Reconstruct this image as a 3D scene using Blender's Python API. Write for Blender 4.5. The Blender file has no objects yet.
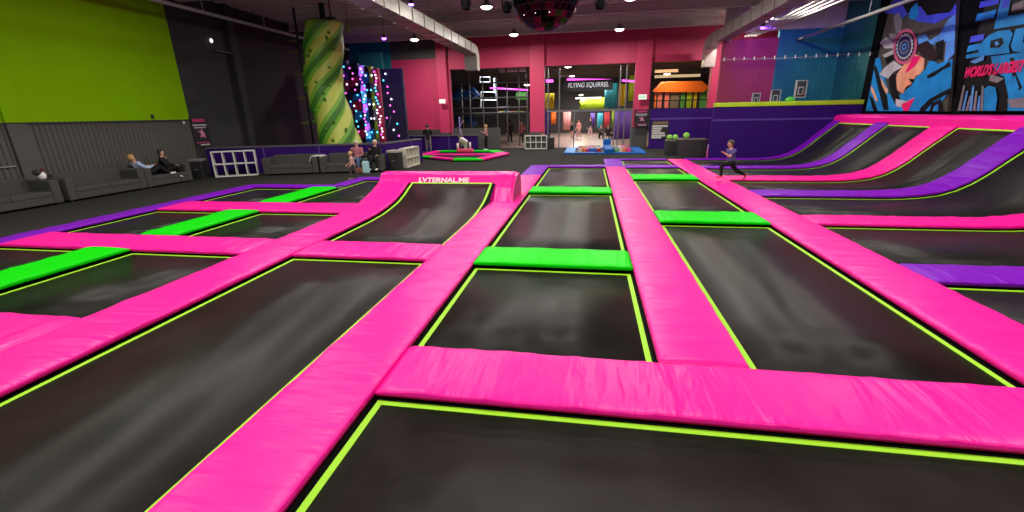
import bpy, bmesh, math, random
from mathutils import Vector, Matrix, noise
random.seed(7)
S = bpy.context.scene
COL = S.collection
PI = math.pi
# ---------------------------------------------------------------- camera
F, CH = 442.443, 2.2
CR = Vector((0.98587982, 0.16634373, -0.01925455))
CU = Vector((-0.03290728, 0.3051968, 0.95172056))
CF = Vector((-0.16418918, 0.93764848, -0.30636129))
cam = bpy.data.cameras.new('camera')
cam.sensor_fit = 'HORIZONTAL'; cam.sensor_width = 36
cam.lens = F * 36 / 1024
cam.clip_end = 300
co = bpy.data.objects.new('camera', cam)
M = Matrix((CR, CU, -CF)).transposed().to_4x4()
M.translation = (0, 0, CH)
co.matrix_world = M
COL.objects.link(co); S.camera = co
def _ray(x, y):
    return CR * ((x - 512) / F) - CU * ((y - 256) / F) + CF
def at(x, y, Y):            # the point of the plane at depth Y seen at a photo pixel
    d = _ray(x, y); t = Y / d.y
    return Vector((d.x * t, Y, CH + d.z * t))
def atX(x, y, X):
    d = _ray(x, y); t = X / d.x
    return Vector((X, d.y * t, CH + d.z * t))
# ---------------------------------------------------------------- materials
def lin(c):
    if isinstance(c, str):
        c = c.lstrip('#'); c = [int(c[i:i + 2], 16) / 255 for i in (0, 2, 4)]
        return tuple(v / 12.92 if v <= .04045 else ((v + .055) / 1.055) ** 2.4 for v in c) + (1,)
    return tuple(c) + (1,)
MATS = {}
def mat(name, c, rough=.6, metal=0, spec=.5, bump=None, var=0, vscale=3, emit=None, estr=0, trans=0, coat=0):
    if name in MATS: return MATS[name]
    m = bpy.data.materials.new(name); m.use_nodes = True
    nt = m.node_tree; b = nt.nodes['Principled BSDF']; L = nt.links
    b.inputs['Base Color'].default_value = lin(c)
    b.inputs['Roughness'].default_value = rough
    b.inputs['Metallic'].default_value = metal
    b.inputs['Specular IOR Level'].default_value = spec
    b.inputs['Coat Weight'].default_value = coat
    b.inputs['Transmission Weight'].default_value = trans
    if emit:
        b.inputs['Emission Color'].default_value = lin(emit); b.inputs['Emission Strength'].default_value = estr
    tc = nt.nodes.new('ShaderNodeTexCoord')
    if var:
        n = nt.nodes.new('ShaderNodeTexNoise'); n.inputs['Scale'].default_value = vscale; n.inputs['Detail'].default_value = 4
        L.new(tc.outputs['Object'], n.inputs['Vector'])
        r = nt.nodes.new('ShaderNodeMapRange')
        r.inputs['To Min'].default_value = 1 - var; r.inputs['To Max'].default_value = 1 + var
        L.new(n.outputs['Fac'], r.inputs['Value'])
        mx = nt.nodes.new('ShaderNodeVectorMath'); mx.operation = 'SCALE'
        mx.inputs[0].default_value = lin(c)[:3]
        L.new(r.outputs['Result'], mx.inputs['Scale']); L.new(mx.outputs['Vector'], b.inputs['Base Color'])
    if bump:                                     # (scale vector, strength, distance)
        sc, st, di = bump
        mp = nt.nodes.new('ShaderNodeMapping'); mp.inputs['Scale'].default_value = sc
        L.new(tc.outputs['Object'], mp.inputs['Vector'])
        n = nt.nodes.new('ShaderNodeTexNoise'); n.inputs['Scale'].default_value = 1; n.inputs['Detail'].default_value = 3
        n.inputs['Distortion'].default_value = .6
        L.new(mp.outputs['Vector'], n.inputs['Vector'])
        bp = nt.nodes.new('ShaderNodeBump'); bp.inputs['Strength'].default_value = st; bp.inputs['Distance'].default_value = di
        L.new(n.outputs['Fac'], bp.inputs['Height']); L.new(bp.outputs['Normal'], b.inputs['Normal'])
    MATS[name] = m
    return m
VB = ((4.5, .8, 1), .75, .05)
PINK = mat('pink vinyl', (.80, .004, .28), .40, bump=VB, spec=.22)
GREEN = mat('green vinyl', (.0, .56, .0), .5, bump=VB, spec=.12)
PURPLE = mat('purple vinyl', (.165, .002, .42), .45, bump=VB, spec=.16)
LIME = mat('lime webbing', (.28, .62, .006), .6, var=.08, vscale=12)
BLACK = mat('black webbing', (.004, .004, .004), .9, spec=.1)
STEEL = mat('black steel', (.02, .02, .02), .45, metal=.5)
def mat_bed():
    m = mat('trampoline mat', (.021, .021, .0195), .36, spec=.16)
    nt = m.node_tree; b = nt.nodes['Principled BSDF']; L = nt.links
    tc = nt.nodes.new('ShaderNodeTexCoord')
    # worn, scuffed patches that follow the fabric
    n = nt.nodes.new('ShaderNodeTexNoise'); n.inputs['Scale'].default_value = 1.3; n.inputs['Detail'].default_value = 6; n.inputs['Roughness'].default_value = .65
    L.new(tc.outputs['Object'], n.inputs['Vector'])
    cr = nt.nodes.new('ShaderNodeValToRGB')
    cr.color_ramp.elements[0].position = .32; cr.color_ramp.elements[0].color = (.006, .0062, .006, 1)
    cr.color_ramp.elements[1].position = .75; cr.color_ramp.elements[1].color = (.017, .017, .0155, 1)
    L.new(n.outputs['Fac'], cr.inputs['Fac']); L.new(cr.outputs['Color'], b.inputs['Base Color'])
    rr = nt.nodes.new('ShaderNodeMapRange'); rr.inputs['To Min'].default_value = .24; rr.inputs['To Max'].default_value = .40
    L.new(n.outputs['Fac'], rr.inputs['Value']); L.new(rr.outputs['Result'], b.inputs['Roughness'])
    wv = []
    for ax in ('X', 'Y'):
        w = nt.nodes.new('ShaderNodeTexWave'); w.bands_direction = ax; w.inputs['Scale'].default_value = 45; w.inputs['Distortion'].default_value = .6
        L.new(tc.outputs['Object'], w.inputs['Vector']); wv.append(w)
    ad = nt.nodes.new('ShaderNodeMath'); ad.operation = 'ADD'
    L.new(wv[0].outputs['Fac'], ad.inputs[0]); L.new(wv[1].outputs['Fac'], ad.inputs[1])
    bp = nt.nodes.new('ShaderNodeBump'); bp.inputs['Strength'].default_value = .2; bp.inputs['Distance'].default_value = .004
    L.new(ad.outputs['Value'], bp.inputs['Height']); L.new(bp.outputs['Normal'], b.inputs['Normal'])
    return m
MAT = mat_bed()
CARPET = mat('dark carpet', (.026, .025, .024), .95, spec=.1, var=.35, vscale=6, bump=((60, 60, 60), .4, .01))
SOFA = mat('grey sofa fabric', (.045, .043, .041), .8, var=.15, vscale=8, bump=((90, 90, 90), .3, .005))
WHITE = mat('white laminate', (.62, .62, .58), .5)
NAVY = mat('purple board', (.026, .003, .118), .6, spec=.15, var=.1)
NAVYL = mat('lilac strip', (.07, .03, .22), .5)
DGREY = mat('dark grey paint', (.022, .021, .024), .7, var=.1)
BLK = mat('matt black', (.008, .008, .009), .6)
PPAINT = mat('pink paint', (.50, .025, .10), .6, var=.06, vscale=1.5)
GREYB = mat('grey pillar cladding', (.06, .058, .055), .6)
GALV = mat('galvanised duct', (.36, .35, .32), .42, metal=.35, var=.12, vscale=4)
PIPE = mat('painted pipe', (.30, .30, .30), .45)
MAROON = mat('maroon wall', (.018, .007, .014), .8, var=.3)
TEAL = mat('teal sheet', (.008, .19, .23), .6, bump=((.8, .8, .5), .5, .15))
TEALD = mat('dark teal sheet', (.005, .12, .13), .6, bump=((.8, .8, .5), .5, .15))
ROSE = mat('rose sheet', (.36, .03, .10), .65, bump=((.8, .8, .5), .5, .15))
CEIL = mat('ceiling paint', (.50, .48, .45), .8, var=.15, vscale=1)
SKIN = mat('skin', (.52, .27, .19), .55)
SKIN2 = mat('deeper skin', (.36, .17, .11), .55)
HAIRB = mat('brown hair', (.05, .025, .014), .6)
HAIRK = mat('black hair', (.012, .010, .010), .5)
HAIRY = mat('blond hair', (.42, .25, .08), .6)
HAIRW = mat('white hair', (.6, .58, .54), .6)
EYE = mat('eye', (.01, .008, .008), .25)
LIP = mat('lip', (.35, .09, .08), .5)
def cloth(name, c): return mat(name + ' cloth', c, .85, spec=.2, bump=((25, 25, 25), .25, .01))
def glow(name, c, s): return mat(name + ' glow', c, .5, emit=c, estr=s)
# ---------------------------------------------------------------- mesh builder
class MB:
    def __init__(s): s.v = []; s.f = []; s.m = []; s.sm = []
    def add(s, vs, fs, mi=0, smooth=False):
        o = len(s.v); s.v += [tuple(v) for v in vs]
        for f in fs: s.f.append(tuple(i + o for i in f)); s.m.append(mi); s.sm.append(smooth)
        return s
    def box(s, x0, x1, y0, y1, z0, z1, mi=0, bev=0, T=None):
        bm = bmesh.new()
        bmesh.ops.create_cube(bm, size=1)
        bmesh.ops.scale(bm, vec=(x1 - x0, y1 - y0, z1 - z0), verts=bm.verts)
        if bev: bmesh.ops.bevel(bm, geom=list(bm.edges), offset=bev, segments=2, affect='EDGES', profile=.6)
        c = Vector(((x0 + x1) / 2, (y0 + y1) / 2, (z0 + z1) / 2))
        bm.verts.index_update()
        vs = [v.co + c for v in bm.verts]
        if T: vs = [T @ v for v in vs]
        s.add(vs, [[v.index for v in f.verts] for f in bm.faces], mi, False); bm.free(); return s
    def tube(s, pts, r, n=8, mi=0, closed=False, cap=True):
        pts = [Vector(p) for p in pts]; k = len(pts)
        rs = r if isinstance(r, (list, tuple)) else [r] * k
        rings = []; up = None
        for i, p in enumerate(pts):
            a = pts[(i - 1) % k] if (i > 0 or closed) else p
            b = pts[(i + 1) % k] if (i < k - 1 or closed) else p
            t = (b - a).normalized()
            if up is None:
                up = Vector((0, 0, 1)) if abs(t.z) < .9 else Vector((1, 0, 0))
            up = (up - t * up.dot(t)).normalized(); sd = t.cross(up)
            rings.append([p + (up * math.cos(2 * PI * j / n) + sd * math.sin(2 * PI * j / n)) * rs[i] for j in range(n)])
        vs = [v for q in rings for v in q]; fs = []
        for i in range(k if closed else k - 1):
            for j in range(n):
                a = i * n; b = ((i + 1) % k) * n
                fs.append((a + j, a + (j + 1) % n, b + (j + 1) % n, b + j))
        s.add(vs, fs, mi, True)
        if cap and not closed: s.add(rings[0], [tuple(range(n))[::-1]], mi); s.add(rings[-1], [tuple(range(n))], mi)
        return s
    def ell(s, c, r, mi=0, T=None, u=16, w=10):
        c = Vector(c); r = Vector(r) if not isinstance(r, (int, float)) else Vector((r, r, r))
        vs = []; fs = []
        for i in range(w + 1):
            th = PI * i / w
            for j in range(u):
                ph = 2 * PI * j / u
                vs.append(Vector((math.sin(th) * math.cos(ph) * r.x, math.sin(th) * math.sin(ph) * r.y, math.cos(th) * r.z)))
        for i in range(w):
            for j in range(u):
                a = i * u + j; b = i * u + (j + 1) % u
                fs.append((a, a + u, b + u, b) if 0 < i < w - 1 else ((a, a + u, b + u) if i == 0 else (a, a + u, b)))
        # merge the poles
        if T: vs = [T @ v for v in vs]
        return s.add([v + c for v in vs], fs, mi, True)
    def lathe(s, prof, n=24, c=(0, 0, 0), mi=0):
        c = Vector(c); vs = []; fs = []
        for r, z in prof:
            for j in range(n): vs.append(c + Vector((r * math.cos(2 * PI * j / n), r * math.sin(2 * PI * j / n), z)))
        for i in range(len(prof) - 1):
            for j in range(n): fs.append((i * n + j, i * n + (j + 1) % n, (i + 1) * n + (j + 1) % n, (i + 1) * n + j))
        s.add(vs, fs, mi, True); return s
    def prism(s, poly, a, b, axis='y', mi=0):      # poly of 2-D points, extruded along an axis from a to b
        def P(p, t):
            return {'y': (p[0], t, p[1]), 'x': (t, p[0], p[1]), 'z': (p[0], p[1], t)}[axis]
        n = len(poly); vs = [P(p, a) for p in poly] + [P(p, b) for p in poly]
        fs = [tuple(range(n))[::-1], tuple(range(n, 2 * n))] + [(i, (i + 1) % n, n + (i + 1) % n, n + i) for i in range(n)]
        return s.add(vs, fs, mi)
    def build(s, name, mats, parent=None, loc=(0, 0, 0), rotz=0, smooth=None):
        me = bpy.data.meshes.new(name)
        o0 = Vector((0, 0, 0))
        me.from_pydata(s.v, [], s.f)
        if not isinstance(mats, (list, tuple)): mats = [mats]
        for m in mats: me.materials.append(m)
        for p, mi, sm in zip(me.polygons, s.m, s.sm): p.material_index = mi; p.use_smooth = sm if smooth is None else smooth
        bm = bmesh.new(); bm.from_mesh(me)
        bmesh.ops.remove_doubles(bm, verts=bm.verts, dist=1e-5)
        bmesh.ops.recalc_face_normals(bm, faces=bm.faces)
        bm.to_mesh(me); bm.free(); me.update()
        o = bpy.data.objects.new(name, me); COL.objects.link(o)
        o.location = loc; o.rotation_euler = (0, 0, rotz)
        if parent: o.parent = parent
        return o
def tag(o, label, cat, group=None, kind=None):
    o['label'] = label; o['category'] = cat
    if group: o['group'] = group
    if kind: o['kind'] = kind
    return o
def thing(name, label, cat, loc=(0, 0, 0), rotz=0, group=None):
    o = bpy.data.objects.new(name, None); COL.objects.link(o)
    o.empty_display_size = .1
    o.location = loc; o.rotation_euler = (0, 0, rotz)
    return tag(o, label, cat, group)
def struct(mb, name, mats, label=None):
    o = mb.build(name, mats); o['kind'] = 'structure'
    return o
def dup(root, loc, rotz=None, label=None, group=None):
    r = root.copy(); COL.objects.link(r); r.location = loc
    if rotz is not None: r.rotation_euler = (0, 0, rotz)
    if label: r['label'] = label
    if group: r['group'] = group
    for ch in list(root.children):
        c = ch.copy(); COL.objects.link(c); c.parent = r
        for g in list(ch.children):
            d = g.copy(); COL.objects.link(d); d.parent = c
    return r
def text_mesh(name, body, size, m, parent, T, shear=0, extrude=.004, width=None, space=1, bold=0):
    cu = bpy.data.curves.new(name, 'FONT'); cu.body = body; cu.size = size; cu.extrude = extrude; cu.shear = shear; cu.offset = bold
    cu.align_x = 'CENTER'; cu.align_y = 'CENTER'; cu.space_character = space
    o = bpy.data.objects.new(name, cu); COL.objects.link(o)
    bpy.context.view_layer.update()
    ev = o.evaluated_get(bpy.context.evaluated_depsgraph_get())
    me = bpy.data.meshes.new_from_object(ev)
    bpy.data.objects.remove(o)
    if width:
        xs = [v.co.x for v in me.vertices]; k = width / (max(xs) - min(xs))
        for v in me.vertices: v.co.x *= k
    for v in me.vertices: v.co = T @ v.co
    me.materials.clear(); me.materials.append(m)
    t = bpy.data.objects.new(name, me); COL.objects.link(t)
    if parent: t.parent = parent
    return t
def face_T(o, right, up):                          # frame whose x is right, y is up
    r = Vector(right).normalized(); u = Vector(up).normalized(); n = r.cross(u)
    m = Matrix((r, u, n)).transposed().to_4x4(); m.translation = Vector(o); return m
# ---------------------------------------------------------------- pads
def pad_obj(name, label, path, width, m, thick=.055, loc=(0, 0, 0), rotz=0, wr=.011, step=.06, seed=0, parent=None, cat='pad', group=None, puff=.012):
    """a padded vinyl strip swept along a path of (s, z) points in its own x-z plane, wide along y"""
    pts = [Vector((a, 0, b)) for a, b in path]
    # resample
    out = [pts[0]]
    for a, b in zip(pts, pts[1:]):
        n = max(1, int((b - a).length / step))
        out += [a.lerp(b, (i + 1) / n) for i in range(n)]
    hw = width / 2; rd = min(.024, thick * .42); nx = max(8, int(width / .07))
    prof = [(-hw, -thick), (-hw, -rd)]
    for k in (1, 2, 3): a = PI / 2 * k / 3; prof.append((-hw + rd * (1 - math.cos(a)), -rd + rd * math.sin(a)))
    for k in range(1, nx): prof.append((-hw + rd + (width - 2 * rd) * k / nx, 0))
    for k in (3, 2, 1): a = PI / 2 * k / 3; prof.append((hw - rd * (1 - math.cos(a)), -rd + rd * math.sin(a)))
    prof += [(hw, -rd), (hw, -thick)]
    n = len(prof); vs = []; N = len(out)
    for i, p in enumerate(out):
        t = (out[min(i + 1, N - 1)] - out[max(i - 1, 0)]).normalized(); nr = Vector((-t.z, 0, t.x))
        endd = min((out[0] - p).length, (out[-1] - p).length)
        ef = min(1, endd / .05)
        for y, z in prof:
            q = p + nr * z + Vector((0, y, 0))
            if z > -rd * .9:
                fy = max(0, 1 - (y / hw) ** 4)
                w = noise.noise(Vector((p.x * 2.6 + p.z * 2 + seed, y * 1.1, seed * 3.7))) * .5 + noise.noise(Vector((p.x * 6.5 + p.z * 4 + y * 1.2 + seed, y * 1.2, seed))) * .4
                w += .9 * max(0, 1 - 5 * abs(noise.noise(Vector((p.x * 1.9 + p.z * 2 + seed * 2, y * .9 + .4 * p.x, seed + 4)))))
                q += nr * (puff * fy * ef - (1 - ef) * rd * .8 + wr * w * (.35 + .65 * ef))
            vs.append(q)
    fs = [(i * n + j, i * n + j + 1, (i + 1) * n + j + 1, (i + 1) * n + j) for i in range(N - 1) for j in range(n - 1)]
    fs += [((i + 1) * n, i * n, i * n + n - 1, (i + 1) * n + n - 1) for i in range(N - 1)]
    mb = MB(); mb.add(vs, fs, 0, True)
    mb.add(vs[:n], [tuple(range(n))], 0); mb.add(vs[-n:], [tuple(range(n))[::-1]], 0)
    o = mb.build(name, m, parent, loc, rotz)
    if not parent: tag(o, label, cat, group)
    return o
PADN = [0]
def pad_x(label, x0, x1, y0, y1, m, z=0, group=None):      # runs along X
    PADN[0] += 1
    L = x1 - x0
    return pad_obj('trampoline_pad', label, [(-L / 2, 0), (L / 2, 0)], y1 - y0, m, loc=((x0 + x1) / 2, (y0 + y1) / 2, z), seed=PADN[0] * 1.37, group=group)
def pad_y(label, x0, x1, y0, y1, m, z=0, group=None):      # runs along Y
    PADN[0] += 1
    L = y1 - y0
    return pad_obj('trampoline_pad', label, [(-L / 2, 0), (L / 2, 0)], x1 - x0, m, loc=((x0 + x1) / 2, (y0 + y1) / 2, z), rotz=PI / 2, seed=PADN[0] * 1.37, group=group)
# ---------------------------------------------------------------- beds
MZ = -.085
PIT = -.75
def ribbon(mb, path, y0, y1, dz, th, ny=1, mi=0):
    pts = [Vector((a, 0, b)) for a, b in path]; N = len(pts); top = []; bot = []
    for i, p in enumerate(pts):
        t = (pts[min(i + 1, N - 1)] - pts[max(i - 1, 0)]).normalized(); nr = Vector((-t.z, 0, t.x))
        for j in range(ny + 1):
            y = y0 + (y1 - y0) * j / ny
            top.append(p + nr * dz + Vector((0, y, 0))); bot.append(p + nr * (dz - th) + Vector((0, y, 0)))
    w = ny + 1; vs = top + bot; K = len(top); fs = []
    for i in range(N - 1):
        for j in range(ny):
            a = i * w + j; fs += [(a, a + 1, a + w + 1, a + w), (K + a, K + a + w, K + a + w + 1, K + a + 1)]
        fs += [(i * w, (i + 1) * w, K + (i + 1) * w, K + i * w), (i * w + ny, K + i * w + ny, K + (i + 1) * w + ny, (i + 1) * w + ny)]
    for j in range(ny):
        fs += [(j, K + j, K + j + 1, j + 1), ((N - 1) * w + j, (N - 1) * w + j + 1, K + (N - 1) * w + j + 1, K + (N - 1) * w + j)]
    mb.add(vs, fs, mi, False); return mb
def subpath(path, d0, d1):       # trims d0 from the start and d1 from the end
    pts = [Vector(p) for p in path]; L = [0]
    for a, b in zip(pts, pts[1:]): L.append(L[-1] + (b - a).length)
    def P(s):
        for i in range(len(pts) - 1):
            if s <= L[i + 1] or i == len(pts) - 2:
                k = (s - L[i]) / (L[i + 1] - L[i]); return pts[i].lerp(pts[i + 1], k)
    return [tuple(P(d0))] + [tuple(p) for p, l in zip(pts, L) if d0 + .01 < l < L[-1] - d1 - .01] + [tuple(P(L[-1] - d1))]
def bed(label, path, width, loc, rotz=0, ins=.042, iy=.02, lw=.055, e=.12, group=None):
    t = thing('trampoline', label, 'trampoline', loc, rotz, group)
    hw = width / 2
    a = ribbon(MB(), subpath(path, ins + lw - .005, ins + lw - .005), -hw + iy + lw - .005, hw - iy - lw + .005, 0, .006, max(2, int(width)))
    a.build('jump_mat', MAT, t, smooth=True)
    b = MB()
    q = subpath(path, ins, ins)
    ribbon(b, q, -hw + iy, -hw + iy + lw, .004, .012); ribbon(b, q, hw - iy - lw, hw - iy, .004, .012)
    ribbon(b, subpath(path, ins, max(0.0, plen(path) - ins - lw)), -hw + iy + lw, hw - iy - lw, .004, .012)
    ribbon(b, subpath(path, max(0.0, plen(path) - ins - lw), ins), -hw + iy + lw, hw - iy - lw, .004, .012)
    b.build('boundary_line', LIME, t)
    c = MB()
    p0 = [Vector(p) for p in path]
    d0 = (p0[0] - p0[1]).normalized() * e; d1 = (p0[-1] - p0[-2]).normalized() * e
    full = [tuple(p0[0] + d0)] + list(path) + [tuple(p0[-1] + d1)]
    ribbon(c, full, -hw - e, -hw + iy, -.012, .006); ribbon(c, full, hw - iy, hw + e, -.012, .006)
    ribbon(c, subpath(full, 0, max(0, plen(full) - e - ins)), -hw + iy, hw - iy, -.012, .006)
    ribbon(c, subpath(full, max(0, plen(full) - e - ins), 0), -hw + iy, hw - iy, -.012, .006)
    c.build('spring_cover', BLACK, t)
    f = MB(); fo = .14 if e > .1 else -.08
    for s in (-1, 1):
        f.tube([(x, s * (hw + fo), z - .045) for x, z in full], .024, 6)
        for x, z in ((full[0]), (full[len(full) // 2]), (full[-1])):
            f.tube([(x, s * (hw + fo), z - .045), (x, s * (hw + fo), PIT)], .024, 6)
    for x, z in (full[0], full[-1]): f.tube([(x, -hw - fo, z - .045), (x, hw + fo, z - .045)], .024, 6)
    f.build('frame', STEEL, t)
    return t
def plen(path):
    p = [Vector(q) for q in path]; return sum((b - a).length for a, b in zip(p, p[1:]))
def flat_bed(label, x0, x1, y0, y1):
    L = x1 - x0; k = max(2, int(L))
    return bed(label, [(-L / 2 + L * i / k, 0) for i in range(k + 1)], y1 - y0, ((x0 + x1) / 2, (y0 + y1) / 2, MZ))

# strip lines of the court, metres (x to the right, y away from the camera, pad tops at z = 0)
E0, E1 = -5.84, -4.95; A0, A1 = -2.52, -1.73; B0, B1 = .70, 1.49; C0, C1 = 3.66, 4.52
G0, G1 = -9.0, -8.15; U0, U1 = -11.75, -11.2
g = .006
pad_y('long pink pad running from bottom left of centre into the distance', A0, A1, -.6, 16.6, PINK)
pad_y('purple end pad continuing the long pink pad behind the raised ramp', A0, A1, 16.6 + g, 19.85, PURPLE)
pad_y('long wrinkled pink pad right of the middle column of trampolines', B0, B1, 3.75 + g, 19.2, PINK)
pad_y('short purple pad at the far end of the wrinkled pink strip, near the ball pit', B0, B1, 19.9 + g, 22.5, PURPLE)
pad_y('long pink pad on the right that the boy in purple runs along', C0, C1, 3.75 + g, 22.3, PINK)
pad_x('wide pink pad crossing the foreground behind the nearest trampoline', A1 + g, 6.4, 2.965, 3.745, PINK)
pad_x('green bar across the middle trampolines, nearest of the two between the long pink pads', A1 + g, B0 - g, 6.33, 7.17, GREEN, .02)
pad_x('thin green bar across the middle trampolines, farther of the two between the long pink pads', A1 + g, B0 - g, 12.83, 13.75, GREEN, .02)
pad_x('green bar right of the wrinkled pink strip, the nearer of its two', B1 + g, C0 - g, 9.4, 10.4, GREEN, .02)
pad_x('green bar right of the wrinkled pink strip, the farther of its two', B1 + g, C0 - g, 15.65, 16.75, GREEN, .02)
pad_x('narrow purple pad across the far end of the middle trampolines', A1 + g, B1, 19.3, 19.9, PURPLE)
pad_x('narrow purple pad just behind the farther green bar, left of the running boy', B1 + g, C0 - g, 19.1, 19.85, PURPLE)
pad_x('thin purple pad closing the farthest small trampoline near the black boxes', B1 + g, C0 - g, 22.25, 22.55, PURPLE)
# left half
pad_x('pink pad crossing between two long pink strips in front of the raised ramp', E1 + g, A0 - g, 6.45, 7.3, PINK)
pad_x('pink pad leaving the left edge at mid height beside the nearest green strip', U1 + g, E0 - g, 6.42, 7.33, PINK)
pad_x('pink pad on the left reaching the purple border below the sofa with people', U1 + g, E0 - g, 9.75, 10.8, PINK)
pad_x('pink pad cut by the left edge of the photo, nearest on the left', -11.2, E0 - g, 2.97, 3.85, PINK)
pad_y('green strip at the left edge, nearest of the three in line', G0, G1, 3.86, 6.41, GREEN, .02)
pad_y('green strip on the left, middle one of the three in line', G0, G1, 7.34, 9.74, GREEN, .02)
pad_y('green strip on the left, farthest of the three in line below the long sofa', G0, G1, 10.81, 13.38, GREEN, .02)
pad_y('long purple border pad along the carpet in front of the left wall sofas', U0, U1, 2.9, 13.4, PURPLE)
pad_x('purple border pad below the white cube shelf on the left', U0, -8.4, 13.4 + g, 13.95, PURPLE)
pad_y('short purple border pad stepping back beside the walking child', -8.62, -8.15, 13.96, 15.3, PURPLE)
pad_x('purple border pad behind the left end of the raised ramp', -8.62, A0 - g, 15.31, 15.85, PURPLE)
# the strip that climbs with the ramp
Ep = [(-.6, 0), (9.3, 0), (9.8, .015), (10.3, .06), (10.8, .14), (11.2, .245), (11.5, .35), (11.78, .46)]
def shifted(path, c): return [(a - c, b) for a, b in path]
pad_obj('trampoline_pad', 'long pink pad on the left that climbs up to the raised ramp', shifted(Ep, 5), E1 - E0, PINK, loc=((E0 + E1) / 2, 5, 0), rotz=PI / 2, seed=50.3)
# flat trampolines
flat_bed('nearest trampoline, along the bottom of the photo right of the long pink pad', A1, C1 + 1.4, .15, 2.965)
flat_bed('big trampoline in the left foreground between two long pink strips', E1, A0, .2, 6.45)
flat_bed('middle trampoline between the wide foreground pad and the nearer green bar', A1, B0, 3.745, 6.33)
flat_bed('middle trampoline between the two green bars', A1, B0, 7.17, 12.83)
flat_bed('middle trampoline behind the farther green bar', A1, B0, 13.75, 19.3)
flat_bed('large trampoline right of centre behind the wide foreground pad', B1, C0, 3.745, 9.4)
flat_bed('trampoline right of the wrinkled pink strip between its two green bars', B1, C0, 10.4, 15.65)
flat_bed('shallow trampoline behind the farther green bar beside the running boy', B1, C0, 16.75, 19.1)
flat_bed('small far trampoline ringed in purple near the black boxes', B1, C0, 19.85, 22.25)
flat_bed('left trampoline beside the nearest green strip, on its right', G1, E0, 3.85, 6.42)
flat_bed('left trampoline cut by the photo edge, left of the nearest green strip', U1, G0, 3.85, 6.42)
flat_bed('left trampoline right of the middle green strip', G1, E0, 7.33, 9.75)
flat_bed('left trampoline between the purple border and the middle green strip', U1, G0, 7.33, 9.75)
flat_bed('left trampoline right of the farthest green strip', G1, E0, 10.8, 15.31)
flat_bed('left trampoline between the purple border and the farthest green strip', U1, G0, 10.8, 13.4)
# ramp trampoline
rp = [(7.3, 0), (8.2, 0), (9.2, .0), (9.8, .02), (10.3, .07), (10.8, .15), (11.2, .26), (11.5, .37), (11.85, .5)]
bed('curved ramp trampoline under the lettered pink bolster', shifted(rp, 9), A0 - E1, ((E1 + A0) / 2, 9, MZ), PI / 2, e=.035, ins=.02, iy=.055)
# ramp bolster
bo = thing('ramp_bolster', 'big pink lettered bolster topping the raised ramp, with a rounded right end', 'bolster', (-3.95, 12.0, 0))
mb = MB()
prof = [(-.22, .31), (-.2, .34), (-.02, .60), (.03, .635), (.3, .655), (.52, .64), (.66, .56), (.72, .42), (.74, .2), (.74, -.03), (.60, -.03), (.55, .28)]
N = 48; vs = []; x0, x1 = -1.92, 1.94
for i in range(N + 1):
    x = x0 + (x1 - x0) * i / N
    for k, (y, z) in enumerate(prof):
        w = noise.noise(Vector((x * 4, z * 3, 2.2))) * .012 if 1 <= k <= 8 else 0
        vs.append((x, y - w, z + w))
n = len(prof)
mb.add(vs, [(i * n + j, i * n + (j + 1) % n, (i + 1) * n + (j + 1) % n, (i + 1) * n + j) for i in range(N) for j in range(n)], 0, False)
mb.add(vs[:n], [tuple(range(n))], 0); mb.add(vs[-n:], [tuple(range(n))[::-1]], 0)
mb.build('bolster_cover', PINK, bo)
mb = MB().prism([(-.75, .0), (-.27, .30), (.0, .585), (.3, .62), (.55, .6), (.66, .5), (.68, 0)], 1.42, 2.02, 'x'); mb.build('end_block', PINK, bo)
pr = [(-.72, .02), (-.66, .2), (-.5, .39), (-.25, .53), (.05, .6), (.35, .61), (.58, .54), (.66, .4), (.68, .02)]
MESHP = mat('pink mesh', (.55, .03, .22), .8, bump=((60, 60, 60), .8, .01))
MB().prism(pr, 2.021, 2.045, 'x').build('end_cap', MESHP, bo)
MB().prism([(-.30, .30), (.0, .585), (.3, .62), (.55, .6), (.66, .5), (.68, 0), (-.2, 0.05)], -1.92, -1.0, 'x').build('end_block', PINK, bo)
WTXT = mat('worn white print', (.85, .62, .70), .6)
text_mesh('lettering', "LVTERNAL.ME", .2, WTXT, bo, face_T((-.02, -.125, .468), (1, 0, 0), (0, .18, .26)), extrude=.006, width=1.45, bold=.006)
# ---------------------------------------------------------------- right quarter-pipe
def curve(z0=0):
    return [(4.53, 0), (5.5, 0), (6.6, 0), (7.5, 0), (7.9, .01), (8.3, .045), (8.7, .11), (9.05, .235), (9.35, .41), (9.65, .65), (9.95, .94), (10.25, 1.22), (10.55, 1.49), (10.74, 1.66)]
cv = curve()
strips = [(6.28, 7.02, PURPLE, 'wide purple pad at the right edge, nearest of the curving side strips'),
          (9.5, 10.3, PINK, 'flat pink pad crossing to the right photo edge beyond the wide purple pad'),
          (12.72, 13.6, PURPLE, 'broad purple pad sweeping up the right curved wall to the photo edge'),
          (15.6, 16.6, PINK, 'pink pad sweeping up the curved wall beyond the running boy'),
          (18.85, 19.6, PURPLE, 'purple pad sweeping up the curved wall, second from the far end'),
          (22.25, 22.8, PURPLE, 'thin purple edge pad climbing along the dark purple far wall')]
for i, (y0, y1, m, lb) in enumerate(strips):
    pad_obj('trampoline_pad', lb, shifted(cv, 7), y1 - y0, m, loc=(7, (y0 + y1) / 2, 0), seed=80 + i * 2.1)
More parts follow.
